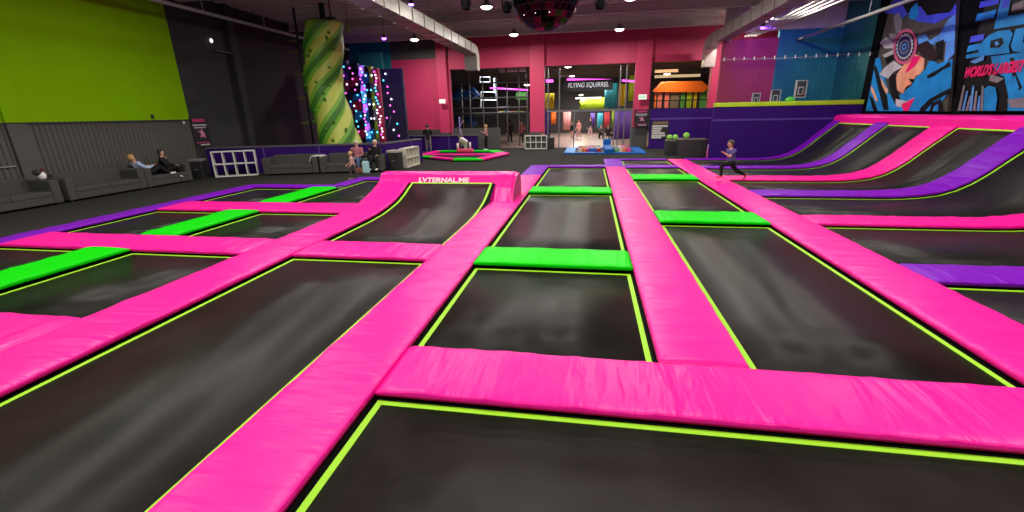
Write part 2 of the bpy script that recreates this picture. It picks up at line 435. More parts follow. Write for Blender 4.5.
ys = [(3.75, 6.28, 'flat trampoline at the lower right edge, nearer than the wide purple pad'),
      (7.02, 9.5, 'curved trampoline at the right edge behind the wide purple pad'),
      (10.3, 12.72, 'curved trampoline between the crossing pink pad and the broad purple sweep'),
      (13.6, 15.6, 'curved wall trampoline between the broad purple and the pink sweeps'),
      (16.6, 18.85, 'curved wall trampoline between the pink sweep and the thinner purple sweep'),
      (19.6, 22.25, 'farthest curved wall trampoline next to the dark purple wall')]
for y0, y1, lb in ys:
    bed(lb, shifted(cv, 7), y1 - y0, (7, (y0 + y1) / 2, MZ))
mb = MB(); N = 60
prof = [(10.7, 1.52), (10.72, 1.78), (10.80, 1.86), (10.95, 1.89), (11.7, 1.89), (11.76, 1.85), (11.76, 1.5)]
vs = []; ya, yb = 2.5, 22.75
for i in range(N + 1):
    y = ya + (yb - ya) * i / N
    for k, (x, z) in enumerate(prof):
        w = noise.noise(Vector((y * 2, k * .7, 9))) * .01 if 0 < k < 6 else 0
        vs.append((x + w, y, z + w))
n = len(prof)
mb.add(vs, [(i * n + j, i * n + (j + 1) % n, (i + 1) * n + (j + 1) % n, (i + 1) * n + j) for i in range(N) for j in range(n)], 0, False)
mb.add(vs[:n], [tuple(range(n))], 0); mb.add(vs[-n:], [tuple(range(n))[::-1]], 0)
tag(mb.build('top_bolster', PINK), 'long pink bolster along the top of the right curved trampolines under the murals', 'bolster')
# ---------------------------------------------------------------- the shell
FZ = -.06
pits = [(U0, G1 - .3, -2, 13.92), (G1 - .3, A0, -2, 15.8), (A0, B0, -2, 19.85), (B0, C1, -2, 22.5), (C1, 11.9, -2, 22.78)]
XS = sorted({-16.4, 12.0} | {p[0] for p in pits} | {p[1] for p in pits}); YS = sorted({-4.0, 31.0} | {p[2] for p in pits} | {p[3] for p in pits})
mb = MB(); pb = MB()
for a, b in zip(XS, XS[1:]):
    for c, d in zip(YS, YS[1:]):
        mx, my = (a + b) / 2, (c + d) / 2
        inpit = any(p[0] < mx < p[1] and p[2] < my < p[3] for p in pits)
        z = PIT if inpit else FZ
        (pb if inpit else mb).add([(a, c, z), (b, c, z), (b, d, z), (a, d, z)], [(0, 1, 2, 3)])
for p in pits:   # pit sides
    for (x, y, X, Y) in ((p[0], p[3], p[1], p[3]), (p[0], p[2], p[1], p[2])):
        mb.add([(x, y, PIT), (X, Y, PIT), (X, Y, FZ), (x, y, FZ)], [(0, 1, 2, 3)], 1)
mb.add([(U0, -2, PIT), (U0, 13.92, PIT), (U0, 13.92, FZ), (U0, -2, FZ)], [(0, 1, 2, 3)], 1)
fl = struct(mb, 'floor', [CARPET, BLK]); 
o = struct(pb, 'floor_pit', BLK)
IFLOOR = mat('light vinyl floor', (.33, .23, .20), .3, var=.1)
mb = MB().box(-17, 12, 31.0, 54, -.12, FZ); struct(mb, 'floor_back', IFLOOR)
CZ = 7.1
# ceiling: ribbed deck
mb = MB()
mb.box(-16.6, 12.2, -4, 31, CZ, CZ + .15)
k = 0
for i in range(70):
    y = -3.8 + i * .5
    mb.box(-16.5, 12.1, y, y + .22, CZ - .06, CZ + .01)
struct(mb, 'ceiling', CEIL)
JO = mat('beam paint', (.46, .43, .41), .7, var=.1)
for i, (y, lb) in enumerate(((28.9, 'ceiling beam nearest the pink pillars'), (24.3, 'ceiling beam second from the pink pillars'), (17.3, 'ceiling beam above the mirror ball'), (10.3, 'ceiling beam nearest overhead'))):
    mb = MB()
    mb.box(-16.3, 12, y - .13, y + .13, CZ - .42, CZ - .38); mb.box(-16.3, 12, y - .13, y + .13, CZ - .10, CZ - .06); mb.box(-16.3, 12, y - .02, y + .02, CZ - .4, CZ - .08)
    o = mb.build('trim_%d' % (i + 10), JO); o['kind'] = 'structure'
# left wall
GRN = mat('lime wall paint', (.20, .42, .0), .75, spec=.08, var=.07, vscale=1.2)
def brick_bump(m):
    nt = m.node_tree; b = nt.nodes['Principled BSDF']; L = nt.links
    tc = nt.nodes.new('ShaderNodeTexCoord'); mp = nt.nodes.new('ShaderNodeMapping'); mp.inputs['Rotation'].default_value = (PI / 2, 0, PI / 2)
    br = nt.nodes.new('ShaderNodeTexBrick'); br.inputs['Scale'].default_value = 2.2; br.inputs['Mortar Size'].default_value = .012
    br.inputs['Color1'].default_value = (1, 1, 1, 1); br.inputs['Color2'].default_value = (.94, .94, .94, 1); br.inputs['Mortar'].default_value = (.3, .3, .3, 1)
    sx = nt.nodes.new('ShaderNodeSeparateXYZ'); cx = nt.nodes.new('ShaderNodeCombineXYZ')
    L.new(tc.outputs['Object'], sx.inputs['Vector']); L.new(sx.outputs['Y'], cx.inputs['X']); L.new(sx.outputs['Z'], cx.inputs['Y'])
    L.new(cx.outputs['Vector'], br.inputs['Vector'])
    bp = nt.nodes.new('ShaderNodeBump'); bp.inputs['Strength'].default_value = .25; bp.inputs['Distance'].default_value = .01
    L.new(br.outputs['Color'], bp.inputs['Height']); L.new(bp.outputs['Normal'], b.inputs['Normal'])
brick_bump(GRN)
RIB = mat('ribbed grey cladding', (.066, .062, .056), .6, var=.12, vscale=1)
mb = MB()
YG = 16.62
mb.box(-16.6, -16.3, -4, YG, 2.2, CZ + .1, 0)
mb.box(-16.6, -16.3, YG, 19.6, FZ, CZ + .1, 2)
mb.box(-16.6, -16.3, 19.6, 31, FZ, CZ + .1, 3)
mb.box(-16.6, -16.32, -4, YG, FZ, 2.2, 1)
y = -3.9
while y < YG - .1:                                  # vertical ribs of the cladding
    mb.prism([(-16.32, y), (-16.285, y + .02), (-16.285, y + .07), (-16.32, y + .09)], FZ, 2.18, 'z', 1); y += .15
mb.box(-16.34, -16.27, -4, YG, 2.17, 2.23, 2)
struct(mb, 'wall_left', [GRN, RIB, DGREY, MAROON])
mb = MB().box(-16.3, -16.22, 10.45, 10.95, 2.23, CZ, 0); mb.box(-16.3, -16.22, 10.45, 10.95, FZ, 2.2, 1); struct(mb, 'trim_1', [GRN, RIB])
mb = MB().box(-16.3, -16.1, 19.55, 19.95, FZ, CZ, 0); struct(mb, 'trim_2', [DGREY])
# right wall
mb = MB().box(12, 12.3, -4, 23.5, FZ, CZ + .1, 0); mb.box(12, 12.3, 23.5, 31, FZ, CZ + .1, 1)
struct(mb, 'wall_right', [mat('black wall', (.006, .006, .007), .9, spec=.05), TEALD])
# court back wall (rose and teal sheets)
mb = MB().box(6.55, 9.15, 26.2, 26.4, FZ, 5.55, 0); mb.box(9.15, 12.0, 26.2, 26.4, FZ, 5.9, 1); mb.box(6.55, 12, 26.2, 26.4, 5.9, CZ, 2)
struct(mb, 'wall_court', [ROSE, TEAL, CEIL])
# facade: header and side wall
FY = 30.5
mb = MB()
mb.box(-9.3, 12, FY, FY + .3, 5.05, CZ + .05, 0)
mb.box(-13.3, -9.3, FY, FY + .3, FZ, 5.75, 0); mb.box(-13.3, -9.3, FY, FY + .3, 5.75, CZ + .05, 1)
mb.box(-16.3, -13.3, FY, FY + .3, FZ, CZ + .05, 2)
mb.box(-13.3, -10.2, FY - .06, FY, FZ, 1.25, 3)
struct(mb, 'wall_back', [PPAINT, GREYB, TEAL, GREYB])
def pillar(label, xa, xb, z0, zt, yb=FY - .30, grey=1.05, base=True):
    t = thing('pillar', label, 'pillar', ((xa + xb) / 2, yb + .3, FZ))
    hw = (xb - xa) / 2
    MB().box(-hw, hw, -.3, .3, z0 - FZ, zt - FZ, bev=.012).build('shaft', PPAINT, t)
    if base:
        m = MB().box(-hw - .01, hw + .01, -.31, .31, 0, grey - FZ)
        for i in range(int(2 * hw / .1)): m.box(-hw + .03 + i * .1, -hw + .08 + i * .1, -.33, -.3, .02, grey - FZ - .03)
        m.build('base_cladding', GREYB, t)
    return t
pillar('pink pillar left of centre standing behind the purple barrier', -10.08, -9.42, .95, 6.98)
pillar('pink pillar in the centre behind the white cube shelf', -3.9, -2.98, 1.0, 6.98, grey=1.0)
pillar('pink pillar right of centre carrying a black poster', 2.66, 3.58, 1.0, 6.98, grey=1.25)
pillar('pink pillar on the right rising behind the dark purple wall', 7.1, 7.72, 0, 6.98, grey=1.0)
# ---------------------------------------------------------------- interior behind the facade
mb = MB().box(-17, 12, 54, 54.2, FZ, 6, 0); mb.box(-17.2, -17, 30.8, 54, FZ, 6, 0); mb.box(12, 12.2, 30.8, 54, FZ, 6, 0)
struct(mb, 'wall_far', mat('back hall wall', (.05, .045, .05), .7))
mb = MB().box(-17, 12, 30.8, 54, 6.0, 6.15)
for i in range(11): mb.box(-17, 12, 32 + i * 2, 32.2 + i * 2, 5.7, 6.0)
struct(mb, 'ceiling_back', mat('back ceiling', (.13, .11, .09), .8))
STL = mat('grey tube steel', (.16, .16, .17), .4, metal=.4)
def P3(px, py, Y): return tuple(at(px, py, Y))
def rod(mb, a, b, r=.04, mi=0): mb.tube([a, b], r, 6, mi)
# play structure seen through the left opening
ps = thing('play_structure', 'steel framed climbing play structure behind the left pink opening', 'climbing frame', (-6.5, 33.5, FZ))
def local(o, p): return tuple(Vector(p) - Vector(o.location))
for px in (449, 462, 470, 483, 497, 507, 519, 527):
    p = at(px, 100, 33); MB().tube([local(ps, (p.x, 33, FZ)), local(ps, (p.x, 33, 5.4))], .05, 6).build('post', STL, ps)
for y in (83, 98, 108, 113):
    a = at(447, y, 33); b = at(528, y, 33); z = (a.z + b.z) / 2
    MB().tube([local(ps, (a.x, 32.95, z)), local(ps, (b.x, 32.95, z))], .05, 6).build('rail', STL, ps)
a = at(447, 112, 33); b = at(528, 112, 33)
MB().box(*[v for v in (a.x + 6.5, b.x + 6.5)], -.2, 6, 2.1, 2.3).build('platform', BLK, ps)
BLU = mat('blue plastic', (.01, .12, .42), .35)
def blob(name, label, cat, pts, Y, r, m):
    c = sum((at(x, y, Y) for x, y in pts), Vector()) / len(pts)
    mb = MB().tube([at(x, y, Y) - c for x, y in pts], r, 10)
    o = mb.build(name, m, None, c); return tag(o, label, cat)
blob('tube_slide', 'blue tube slide curling behind the upper left railings', 'slide', [(455, 100), (460, 93), (467, 96), (473, 92), (476, 97)], 35, .38, BLU)
blob('slide_mouth', 'bright blue slide chute hanging low behind the left opening', 'slide', [(466, 116), (470, 120), (474, 126)], 35, .35, BLU)
blob('tube_slide', 'lower blue tube beside the far left pillar behind the railings', 'slide', [(450, 116), (456, 118), (460, 121)], 35.5, .3, BLU)
WL = glow('cool white', (.85, .95, 1), 2.2)
nf = thing('lit_frame', 'white lit square frames stacked behind the left opening', 'light frame', tuple(at(488, 95, 37)))
for (x0, y0, x1, y1) in ((480, 77, 490, 82), (481, 92, 496, 100), (481, 100, 497, 108), (494, 78, 496, 93)):
    q = [at(x0, y0, 37), at(x1, y0, 37), at(x1, y1, 37), at(x0, y1, 37)]
    MB().tube([p - Vector(nf.location) for p in q], .03, 5, closed=True).build('frame_tube', WL, nf)
NEON = glow('magenta neon', (.9, .08, .75), 3.0)
def neon(label, a, b, Y, r=.05):
    p, q = at(*a, Y), at(*b, Y); c = (p + q) / 2
    return tag(MB().tube([p - c, q - c], r, 6).build('neon_tube', NEON, None, c), label, 'neon tube')
neon('magenta neon tube behind the left opening', (490, 88), (528, 90), 36)
neon('magenta neon tube above the blue lettered sign, its left run', (546, 81), (553, 81), 33.5, .09)
neon('long magenta neon tube above the lettered sign in the middle opening', (567, 79.5), (612, 80), 33.5, .06)
neon('magenta neon tube right of the lettered sign', (622, 80.5), (637, 81.5), 33.5, .06)
def panel(name, label, cat, x0, y0, x1, y1, Y, m, th=.08, group=None):
    a = at(x0, y1, Y); b = at(x1, y0, Y)
    c = Vector(((a.x + b.x) / 2, Y, a.z)); w = abs(b.x - a.x) / 2
    mb = MB(); nn = 8
    vs = []
    for i in range(nn + 1):
        x = -w + 2 * w * i / nn; d = .05 * math.sin(i * 2.1)
        vs += [(x, d, 0), (x, d, b.z - a.z), (x, d + th, 0), (x, d + th, b.z - a.z)]
    fs = []
    for i in range(nn):
        p = i * 4; q = p + 4
        fs += [(p, q, q + 1, p + 1), (p + 2, p + 3, q + 3, q + 2), (p + 1, q + 1, q + 3, p + 3), (p, p + 2, q + 2, q)]
    fs += [(0, 1, 3, 2), (nn * 4, nn * 4 + 2, nn * 4 + 3, nn * 4 + 1)]
    mb.add(vs, fs, 0, True)
    return tag(mb.build(name, m, None, c), label, cat, group)
def cm(n, c): return mat(n, c, .6)
LIM2 = cm('lime sheet', (.32, .5, .01)); YEL = cm('yellow sheet', (.6, .48, .01)); CYN = cm('cyan sheet', (.05, .45, .6)); RED = cm('red sheet', (.6, .05, .07))
ORG = cm('orange sheet', (.8, .16, .01)); GRS = cm('grass sheet', (.08, .32, .05)); SAL = cm('salmon sheet', (.65, .16, .15)); PUR = cm('violet sheet', (.09, .03, .3)); PKS = cm('pale pink sheet', (.6, .25, .25))
panel('hanging_banner', 'lime wall sheet deep in the middle opening under the strip light', 'banner', 580, 97, 608, 109, 50, LIM2)
panel('hanging_banner', 'dark teal net sheet right of the lettered sign', 'banner', 604, 83, 618, 108, 40, TEAL)
panel('hanging_banner', 'yellow net sheet hanging beside the right pillar of the middle opening', 'banner', 618, 84, 627, 106, 36, YEL)
panel('hanging_banner', 'lime net sheet touching the right pillar of the middle opening', 'banner', 628, 75, 637, 101, 37, LIM2)
panel('hanging_banner', 'yellow sheet just right of the central pink pillar', 'banner', 545, 93, 554, 109, 36, YEL)
panel('hanging_banner', 'green patch sheet behind the railings left of the central pillar', 'banner', 516, 92, 526, 100, 40, GRS)
panel('wall_padding', 'violet padded panel at the right of the glass doors', 'padding', 614, 111, 634, 139, 38, PUR)
panel('wall_padding', 'cyan padded panel behind the seated crowd', 'padding', 597, 113, 603, 128, 46, CYN)
panel('wall_padding', 'red padded panel right of the cyan one', 'padding', 604, 112, 610, 127, 45, RED)
panel('wall_padding', 'thin lime padded panel right of the red one', 'padding', 611.5, 111, 614, 127, 42, LIM2)
panel('wall_padding', 'violet padded panel left of the cyan one', 'padding', 590, 113, 595, 127, 48, PUR)
panel('wall_padding', 'pale pink padded panel left of the walking people indoors', 'padding', 563, 111, 571, 130, 47, PKS)
panel('wall_padding', 'thin orange padded panel behind the glass near the central pillar', 'padding', 551, 112, 556, 124, 44, ORG)
panel('wall_padding', 'dark teal panel by the glass entrance frame', 'padding', 545, 111, 550, 140, 33, PUR)
for i, (x0, x1, m, lb) in enumerate(((499, 504, YEL, 'yellow'), (504, 508, CYN, 'cyan'), (509, 514, SAL, 'salmon pink'), (515, 522, LIM2, 'lime'))):
    panel('soft_block', lb + ' soft block on the ledge above the two people indoors', 'soft block', x0, 111, x1, 115.5, 34.5, m, .5)
# entrance glazing of the middle opening: mullions and transom
door = thing('glass_entrance', 'steel framed glass entrance filling the middle pink opening', 'glazing', (0, FY + .1, FZ))
for px in (548, 559, 574, 614, 618, 624, 631):
    p = at(px, 125, FY + .1); zt = 5.0 if px in (548, 559, 618, 624) else 2.4
    MB().box(p.x - .035, p.x + .035, -.04, .04, 0, zt).build('mullion', STL, door)
MB().box(-2.85, 2.65, -.05, .05, 2.30, 2.42).build('transom', STL, door)
GLASS = mat('clear glass', (.9, .95, .95), .02, trans=1)
# railings of the upper right opening and its tent
SG = thing('lettered_sign', 'dark hanging sign with pale capital letters in the middle opening', 'sign', tuple(at(588, 85, 33)))
MB().box(-1.7, 1.7, 0, .08, -.35, .33).build('sign_board', mat('slate sign', (.02, .022, .03), .5), SG)
text_mesh('lettering', 'FLYING SQUIRREL', .44, glow('pale letters', (.75, .78, .85), .5), SG, face_T((0, -.012, 0), (1, 0, 0), (0, 0, 1)), shear=.2, width=2.75)
tn = thing('play_tent', 'orange topped play tent with hanging coloured sheets in the upper right opening', 'tent', (5.2, 36, 0))
q = [at(x, y, 36) - Vector((5.2, 36, 0)) for x, y in ((655, 92), (664, 82), (702, 81), (709, 87), (704, 92))]
mb = MB(); top = q; 
mb.add([*(p for p in top), *(p + Vector((0, 1.6, .1)) for p in top)], [(0, 1, 6, 5), (1, 2, 7, 6), (2, 3, 8, 7), (0, 1, 2, 3, 4)], 0)
mb.build('canopy', ORG, tn)
for x0, x1, m in ((654, 657, ORG), (657, 663, SAL), (664, 670, SAL), (670, 680, mat('grey sheet', (.16, .13, .1), .7)), (680, 686, GRS), (686, 693, LIM2), (693, 698, YEL), (699, 709, GRS)):
    a = at(x0, 108, 36.2) - Vector((5.2, 36, 0)); b = at(x1, 88, 36.2) - Vector((5.2, 36, 0))
    MB().box(a.x, b.x, a.y, a.y + .06, a.z, b.z).build('side_sheet', m, tn)
rl = thing('mezzanine_railing', 'black mesh railing above the dark purple wall in front of the play tent', 'railing', (5.3, FY + .2, 2.3))
mb = MB()
for i in range(36): mb.tube([(-1.7 + i * .1, 0, 0), (-1.7 + i * .1, 0, .5)], .008, 4)
mb.build('balusters', BLK, rl)
MB().tube([(-1.75, 0, .5), (1.85, 0, .5)], .03, 6).build('handrail', BLK, rl)
# wooden-brown roof pieces behind, given a glow of their own to look lit
for i, (x0, y0, x1, y1, Y) in enumerate(((655, 71, 678, 71, 38), (655, 75, 700, 77, 40))):
    a, b = at(x0, y0, Y), at(x1, y1, Y); c = (a + b) / 2
    tag(MB().box(-(b - a).length / 2, (b - a).length / 2, -.08, .08, -.1, .1).build('glow_strip', glow('warm strip', (1, .8, .45), .45), None, c), ('upper' if i == 0 else 'lower') + ' warm roof piece made to glow above the orange play tent', 'strip light')
a, b = at(500, 72, 37), at(527, 72, 37); c = (a + b) / 2
tag(MB().box(-(b - a).length / 2, (b - a).length / 2, -.3, .3, -.12, .12).build('ceiling_panel', mat('beige panel', (.5, .42, .32), .6), None, (c.x, c.y, 5.45)), 'beige ceiling panel left of the central pillar behind the opening', 'panel')
a, b = at(577, 98, 45), at(600, 98, 45); c = (a + b) / 2
tag(MB().box(-1.2, 1.2, -.08, .08, -.06, .06).build('glow_strip', glow('white strip', (1, 1, .9), 2.5), None, c), 'white strip light above the lime wall sheet', 'strip light')
rp2 = [at(x, y, 34) for x, y in ((553, 68), (558, 72), (561, 76), (572, 75))]; c = rp2[0].copy()
tag(MB().tube([p - c for p in rp2], .06, 6).build('ceiling_pipe', PIPE, None, c), 'bent pale pipe under the ceiling beside the central pillar', 'pipe')
# ---------------------------------------------------------------- purple walls and barriers
def barrier(label, pts, h, th=.16, posts=0):
    o = Vector((pts[0][0], pts[0][1], FZ)); t = thing('padded_barrier', label, 'barrier', o)
    for (xa, ya), (xb, yb) in zip(pts, pts[1:]):
        a = Vector((xa, ya, 0)) - Vector((o.x, o.y, 0)); b = Vector((xb, yb, 0)) - Vector((o.x, o.y, 0)); L = (b - a).length
        T = Matrix.Translation(a) @ Matrix.Rotation(math.atan2(b.y - a.y, b.x - a.x), 4, 'Z')
        MB().box(0, L, 0, th, 0, h - .08, T=T).build('panel', NAVY, t)
        MB().box(-.02, L + .02, -.03, th + .03, h - .08, h, bev=.01, T=T).build('top_cap', mat('grey cap', (.07, .055, .085), .6), t)
        k = int(L / 2.3)
        for i in range(1, k + 1): MB().box(i * 2.3 - .03, i * 2.3 + .03, -.012, 0, .1, h - .09, T=T).build('seam_strip', NAVYL, t)
    return t
barrier('long low dark purple barrier behind the sofas at the back left', [(-16.05, 16.84), (-8.95, 18.95), (-8.45, 22.2)], 1.15)
barrier('low dark purple barrier in front of the left pink pillar, behind the ring trampoline', [(-13.6, 28.35), (-7.1, 28.6)], 1.02)
t = thing('purple_wall', 'dark purple wall with lime top edge behind the boy and the curved trampolines', 'wall', (8.75, 22.9, FZ))
MB().box(-3.1, 3.1, 0, .2, 0, 2.36, bev=.01).build('wall_panel', NAVY, t)
MB().box(-3.1, 3.1, -.03, .23, 2.36, 2.55, bev=.02).build('lime_cap', mat('lime pad', (.38, .55, .01), .5), t)
MB().box(-3.1, 3.1, -.015, 0, 1.74, 1.82).build('trim_strip', NAVYL, t)
t = thing('purple_wall', 'dark purple wall between the poster pillar and the black boxes', 'wall', (5.4, FY - .95, FZ))
MB().box(-1.75, 2.3, 0, .2, 0, 2.36, bev=.01).build('wall_panel', NAVY, t)
MB().box(-1.75, 2.3, -.004, 0, 1.74, 1.82).build('trim_strip', NAVYL, t)
# grey low wall under the left opening
struct(MB().box(-7.2, -6.0, FY, FY + .2, FZ, 1.3), 'wall_low', GREYB)
struct(MB().box(-9.3, -7.2, FY, FY + .2, FZ, 1.3), 'wall_low_left', GREYB)
# ---------------------------------------------------------------- safety net above the purple wall
nt_ = thing('safety_net', 'black safety net hung from a cable in front of the rose and teal sheets', 'net', (8.75, 23.0, 2.492))
mb = MB()
for i in range(26): mb.box(-3.0 + i * .24, -2.995 + i * .24, -.003, .003, 0, 1.83)
for i in range(8): mb.box(-3.0, 3.05, -.003, .003, i * .24, i * .24 + .005)
mb.build('netting', BLK, nt_)
MB().tube([(-3.0, 0, 1.84), (0, 0, 1.8), (3.2, 0, 1.9)], .014, 5).build('cable', mat('net cable', (.22, .2, .24), .5), nt_)
for i in range(15): MB().box(-2.9 + i * .42, -2.87 + i * .42, -.02, .02, 1.78, 1.92).build('hook', WHITE, nt_)
# ---------------------------------------------------------------- basketball hoops
def hoop(label, c, yaw, s):
    t = thing('basketball_hoop', label, 'basketball hoop', c, yaw)
    w, h = .325 * s, .42 * s
    CLR = mat('grey backboard', (.09, .10, .11), .25)
    MB().box(-w, w, 0, .03, -h, h).build('backboard', CLR, t)
    mb = MB(); f = .05 * s
    for a, b, c_, d in ((-w, w, h - f, h), (-w, w, -h, -h + f), (-w, -w + f, -h, h), (w - f, w, -h, h)): mb.box(a, b, -.02, .05, c_, d)
    q = .16 * s
    for a, b, c_, d in ((-q, q, .06, .06 + f), (-q, q, -.28 * s, -.28 * s + f), (-q, -q + f, -.28 * s, .06 + f), (q - f, q, -.28 * s, .06 + f)): mb.box(a, b, -.012, .0, c_, d)
    mb.build('white_border', WHITE, t)
    MB().tube([(.13 * s * math.cos(i * PI / 8), -.16 * s + .13 * s * math.sin(i * PI / 8), -.27 * s) for i in range(16)], .012, 5, closed=True).build('rim', mat('orange rim', (.7, .12, .02), .4), t)
    mb = MB(); mb.tube([(0, .05, 0), (.25, .40, -.5), (.25, .40, -(c[2] - FZ))], .03, 6); mb.build('support_arm', STEEL, t)
    return t
hoop('largest basketball hoop, rightmost of the three above the lime edge', tuple(at(801, 89, 24.2)), .35, .93)
hoop('middle basketball hoop of the three above the lime edge', tuple(at(775.5, 97, 24.9)), .35, .82)
hoop('smallest basketball hoop, leftmost of the three above the lime edge', tuple(at(756, 99, 25.3)), .35, .68)
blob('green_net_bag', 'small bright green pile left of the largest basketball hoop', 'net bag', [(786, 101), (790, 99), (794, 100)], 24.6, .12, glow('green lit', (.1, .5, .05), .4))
# ---------------------------------------------------------------- murals
def mural_part(t, name, polys, X):
    """polys: (pixel polygon in the photo, material); the wall plane carries them at true size"""
    mb = MB(); ms = []
    for k, (pl, m) in enumerate(polys):
        if m not in ms: ms.append(m)
        pts = [atX(x, y, X) - Vector(t.location) for x, y in pl]
        d = -.0012 * k
        mb.add([(p.x + d, p.y, p.z) for p in pts] + [(p.x + d + .001, p.y, p.z) for p in pts],
               [tuple(range(len(pts))), tuple(range(len(pts), 2 * len(pts)))[::-1]], ms.index(m))
    return mb.build(name, ms, t)
MX = 11.86
c7 = lambda pl: [(860 + u / 4.45, v / 4.45) for u, v in pl]
c8 = lambda pl: [(930 + u / 4.46, v / 4.46) for u, v in pl]
def pm(n, c): return mat('mural ' + n, tuple(v * .8 for v in lin(c)[:3]), .5, spec=.2, var=.5, vscale=2.2)
mBG, mBK, mBL, mSK, mVI, mLB, mPK, mWH, mNV, mOR, mGY, mDB = (pm('brown', '#57524b'), pm('black', '#0d0c10'), pm('blue', '#1b8fdc'), pm('skin', '#f2a181'), pm('violet', '#4a55e8'), pm('light blue', '#5c9be6'), pm('pink', '#f0186f'), pm('white', '#c9c4cd'), pm('navy', '#20315f'), pm('orange', '#f0b090'), pm('grey', '#8a8590'), pm('hair', '#2b1a1c'))
m1 = thing('wall_mural', 'mural of a pink striped profile face with a round headdress on the black right wall', 'mural', (MX, 20.4, 2.0))
base = MB(); p0 = atX(866, 110.5, 11.9); p1 = atX(945, 111.5, 11.9)
base.prism([(q.y - 20.4, q.z - 2.0) for q in (atX(866, 110.5, 11.9), atX(948, 111.5, 11.9), atX(957.5, 0, 11.9), atX(962, -40, 11.9), atX(901, -40, 11.9))], 11.88 - MX, 11.99 - MX, 'x')
base.build('panel', mBG, m1)
topz = 6.95 - 2
mural_part(m1, 'painted_swirls', [
    (c7([(110, 60), (150, 0), (220, -120), (430, -110), (428, 60), (330, 105), (250, 95), (215, 60), (180, 90), (150, 60)]), mVI),
    (c7([(190, -90), (330, -100), (320, -20), (280, 20), (210, 60), (190, 20)]), mBK),
    (c7([(265, 20), (330, -20), (430, -60), (430, 10), (400, 55), (350, 60), (300, 70)]), mBK),
    (c7([(225, 40), (255, 10), (262, 60), (245, 90), (215, 80)]), mBL),
    (c7([(148, 75), (172, 55), (190, 90), (182, 140), (160, 150)]), mGY),
    (c7([(255, 165), (290, 150), (310, 180), (345, 160), (395, 85), (427, 60), (420, 240), (375, 285), (385, 180), (350, 205), (300, 190), (262, 195)]), mLB),
    (c7([(300, 100), (360, 110), (395, 85), (350, 160), (310, 140)]), mBG),
    (c7([(335, 190), (375, 175), (365, 270), (345, 260)]), mBK),
], MX)
mural_part(m1, 'painted_garment', [
    (c7([(70, 260), (88, 255), (105, 330), (130, 420), (175, 425), (230, 380), (245, 345), (290, 310), (318, 248), (345, 285), (412, 262), (405, 400), (330, 494), (25, 494), (45, 400)]), mBL),
    (c7([(60, 300), (72, 290), (90, 350), (120, 420), (128, 490), (105, 490), (85, 410)]), mBK),
    (c7([(90, 340), (112, 380), (125, 400), (118, 420), (98, 380)]), mOR),
    (c7([(50, 380), (62, 400), (80, 450), (70, 450), (48, 400)]), mOR),
    (c7([(130, 330), (160, 330), (165, 400), (180, 440), (160, 470), (140, 430), (128, 380)]), mBK),
    (c7([(40, 420), (60, 440), (80, 494), (60, 494)]), mBK),
    (c7([(160, 440), (210, 450), (245, 432), (215, 460), (180, 478), (160, 470)]), mWH),
    (c7([(185, 465), (245, 435), (215, 494), (195, 494)]), mPK),
    (c7([(300, 335), (380, 290), (400, 270), (405, 295), (370, 310), (330, 340), (300, 350)]), mBK),
    (c7([(270, 480), (310, 440), (405, 390), (405, 410), (330, 450), (290, 494), (265, 494)]), mBK),
    (c7([(320, 460), (360, 440), (370, 494), (310, 494)]), mBK),
    (c7([(330, 475), (350, 460), (350, 494), (325, 494)]), mBL),
], MX - .012)
mural_part(m1, 'painted_face', [
    (c7([(245, 205), (300, 180), (350, 250), (330, 275), (300, 265), (275, 250)]), mDB),
    (c7([(160, 345), (185, 300), (240, 235), (288, 262), (284, 310), (262, 335), (250, 335), (238, 362), (225, 375), (205, 385), (190, 418), (165, 400)]), mSK),
    (c7([(165, 330), (180, 310), (190, 360), (180, 405), (165, 390)]), mOR),
    (c7([(200, 325), (238, 250), (272, 250), (245, 295), (215, 318)]), mPK),
    (c7([(250, 290), (285, 270), (282, 312), (262, 333), (250, 330)]), mOR),
    (c7([(215, 350), (242, 352), (236, 372), (225, 362)]), mBK),
], MX - .027)
mural_part(m1, 'painted_feathers', [
    (c7([(88, 190), (115, 165), (155, 190), (150, 215), (110, 215)]), mWH), (c7([(100, 245), (150, 220), (155, 240), (112, 258)]), mWH),
    (c7([(110, 300), (150, 270), (190, 298), (150, 320), (125, 350), (85, 330)]), mWH),
    (c7([(130, 150), (160, 150), (165, 190), (140, 185)]), mGY), (c7([(110, 258), (150, 240), (150, 262), (120, 285)]), mBK)], MX - .036)
def ring(cx, cy, rx, ry, n=28, tilt=.18, j=0):
    out = []
    for i in range(n):
        a = 2 * PI * i / n; r = 1 + (j if i % 2 else 0)
        x, y = rx * r * math.cos(a), ry * r * math.sin(a)
        out.append((cx + x * math.cos(tilt) - y * math.sin(tilt), cy + x * math.sin(tilt) + y * math.cos(tilt)))
    return c7(out)
mural_part(m1, 'painted_roundel', [(ring(200, 207, 52, 80), pm('rose', '#cf5f86')), (ring(200, 207, 42, 66), mBK), (ring(199, 207, 39, 61, 40, .18, -.14), mWH), (ring(198, 208, 31, 48), mNV), (ring(197, 208, 23, 36, 28, .18, -.2), mGY), (ring(197, 208, 17, 26), mNV), (ring(197, 208, 11, 18, 16, .18, -.35), mLB), (ring(197, 208, 5, 8), mBK)], MX - .045)
m2 = thing('wall_mural', 'blue and black lettered mural at the right edge of the photo', 'mural', (MX, 14, 2.0))
p0 = atX(957, 111.5, 11.9); p1 = atX(1200, 113, 11.9)
MB().box(11.88 - MX, 11.99 - MX, p1.y - 14, p0.y - 14, p0.z - 2, 4.95).build('panel', mBK, m2)
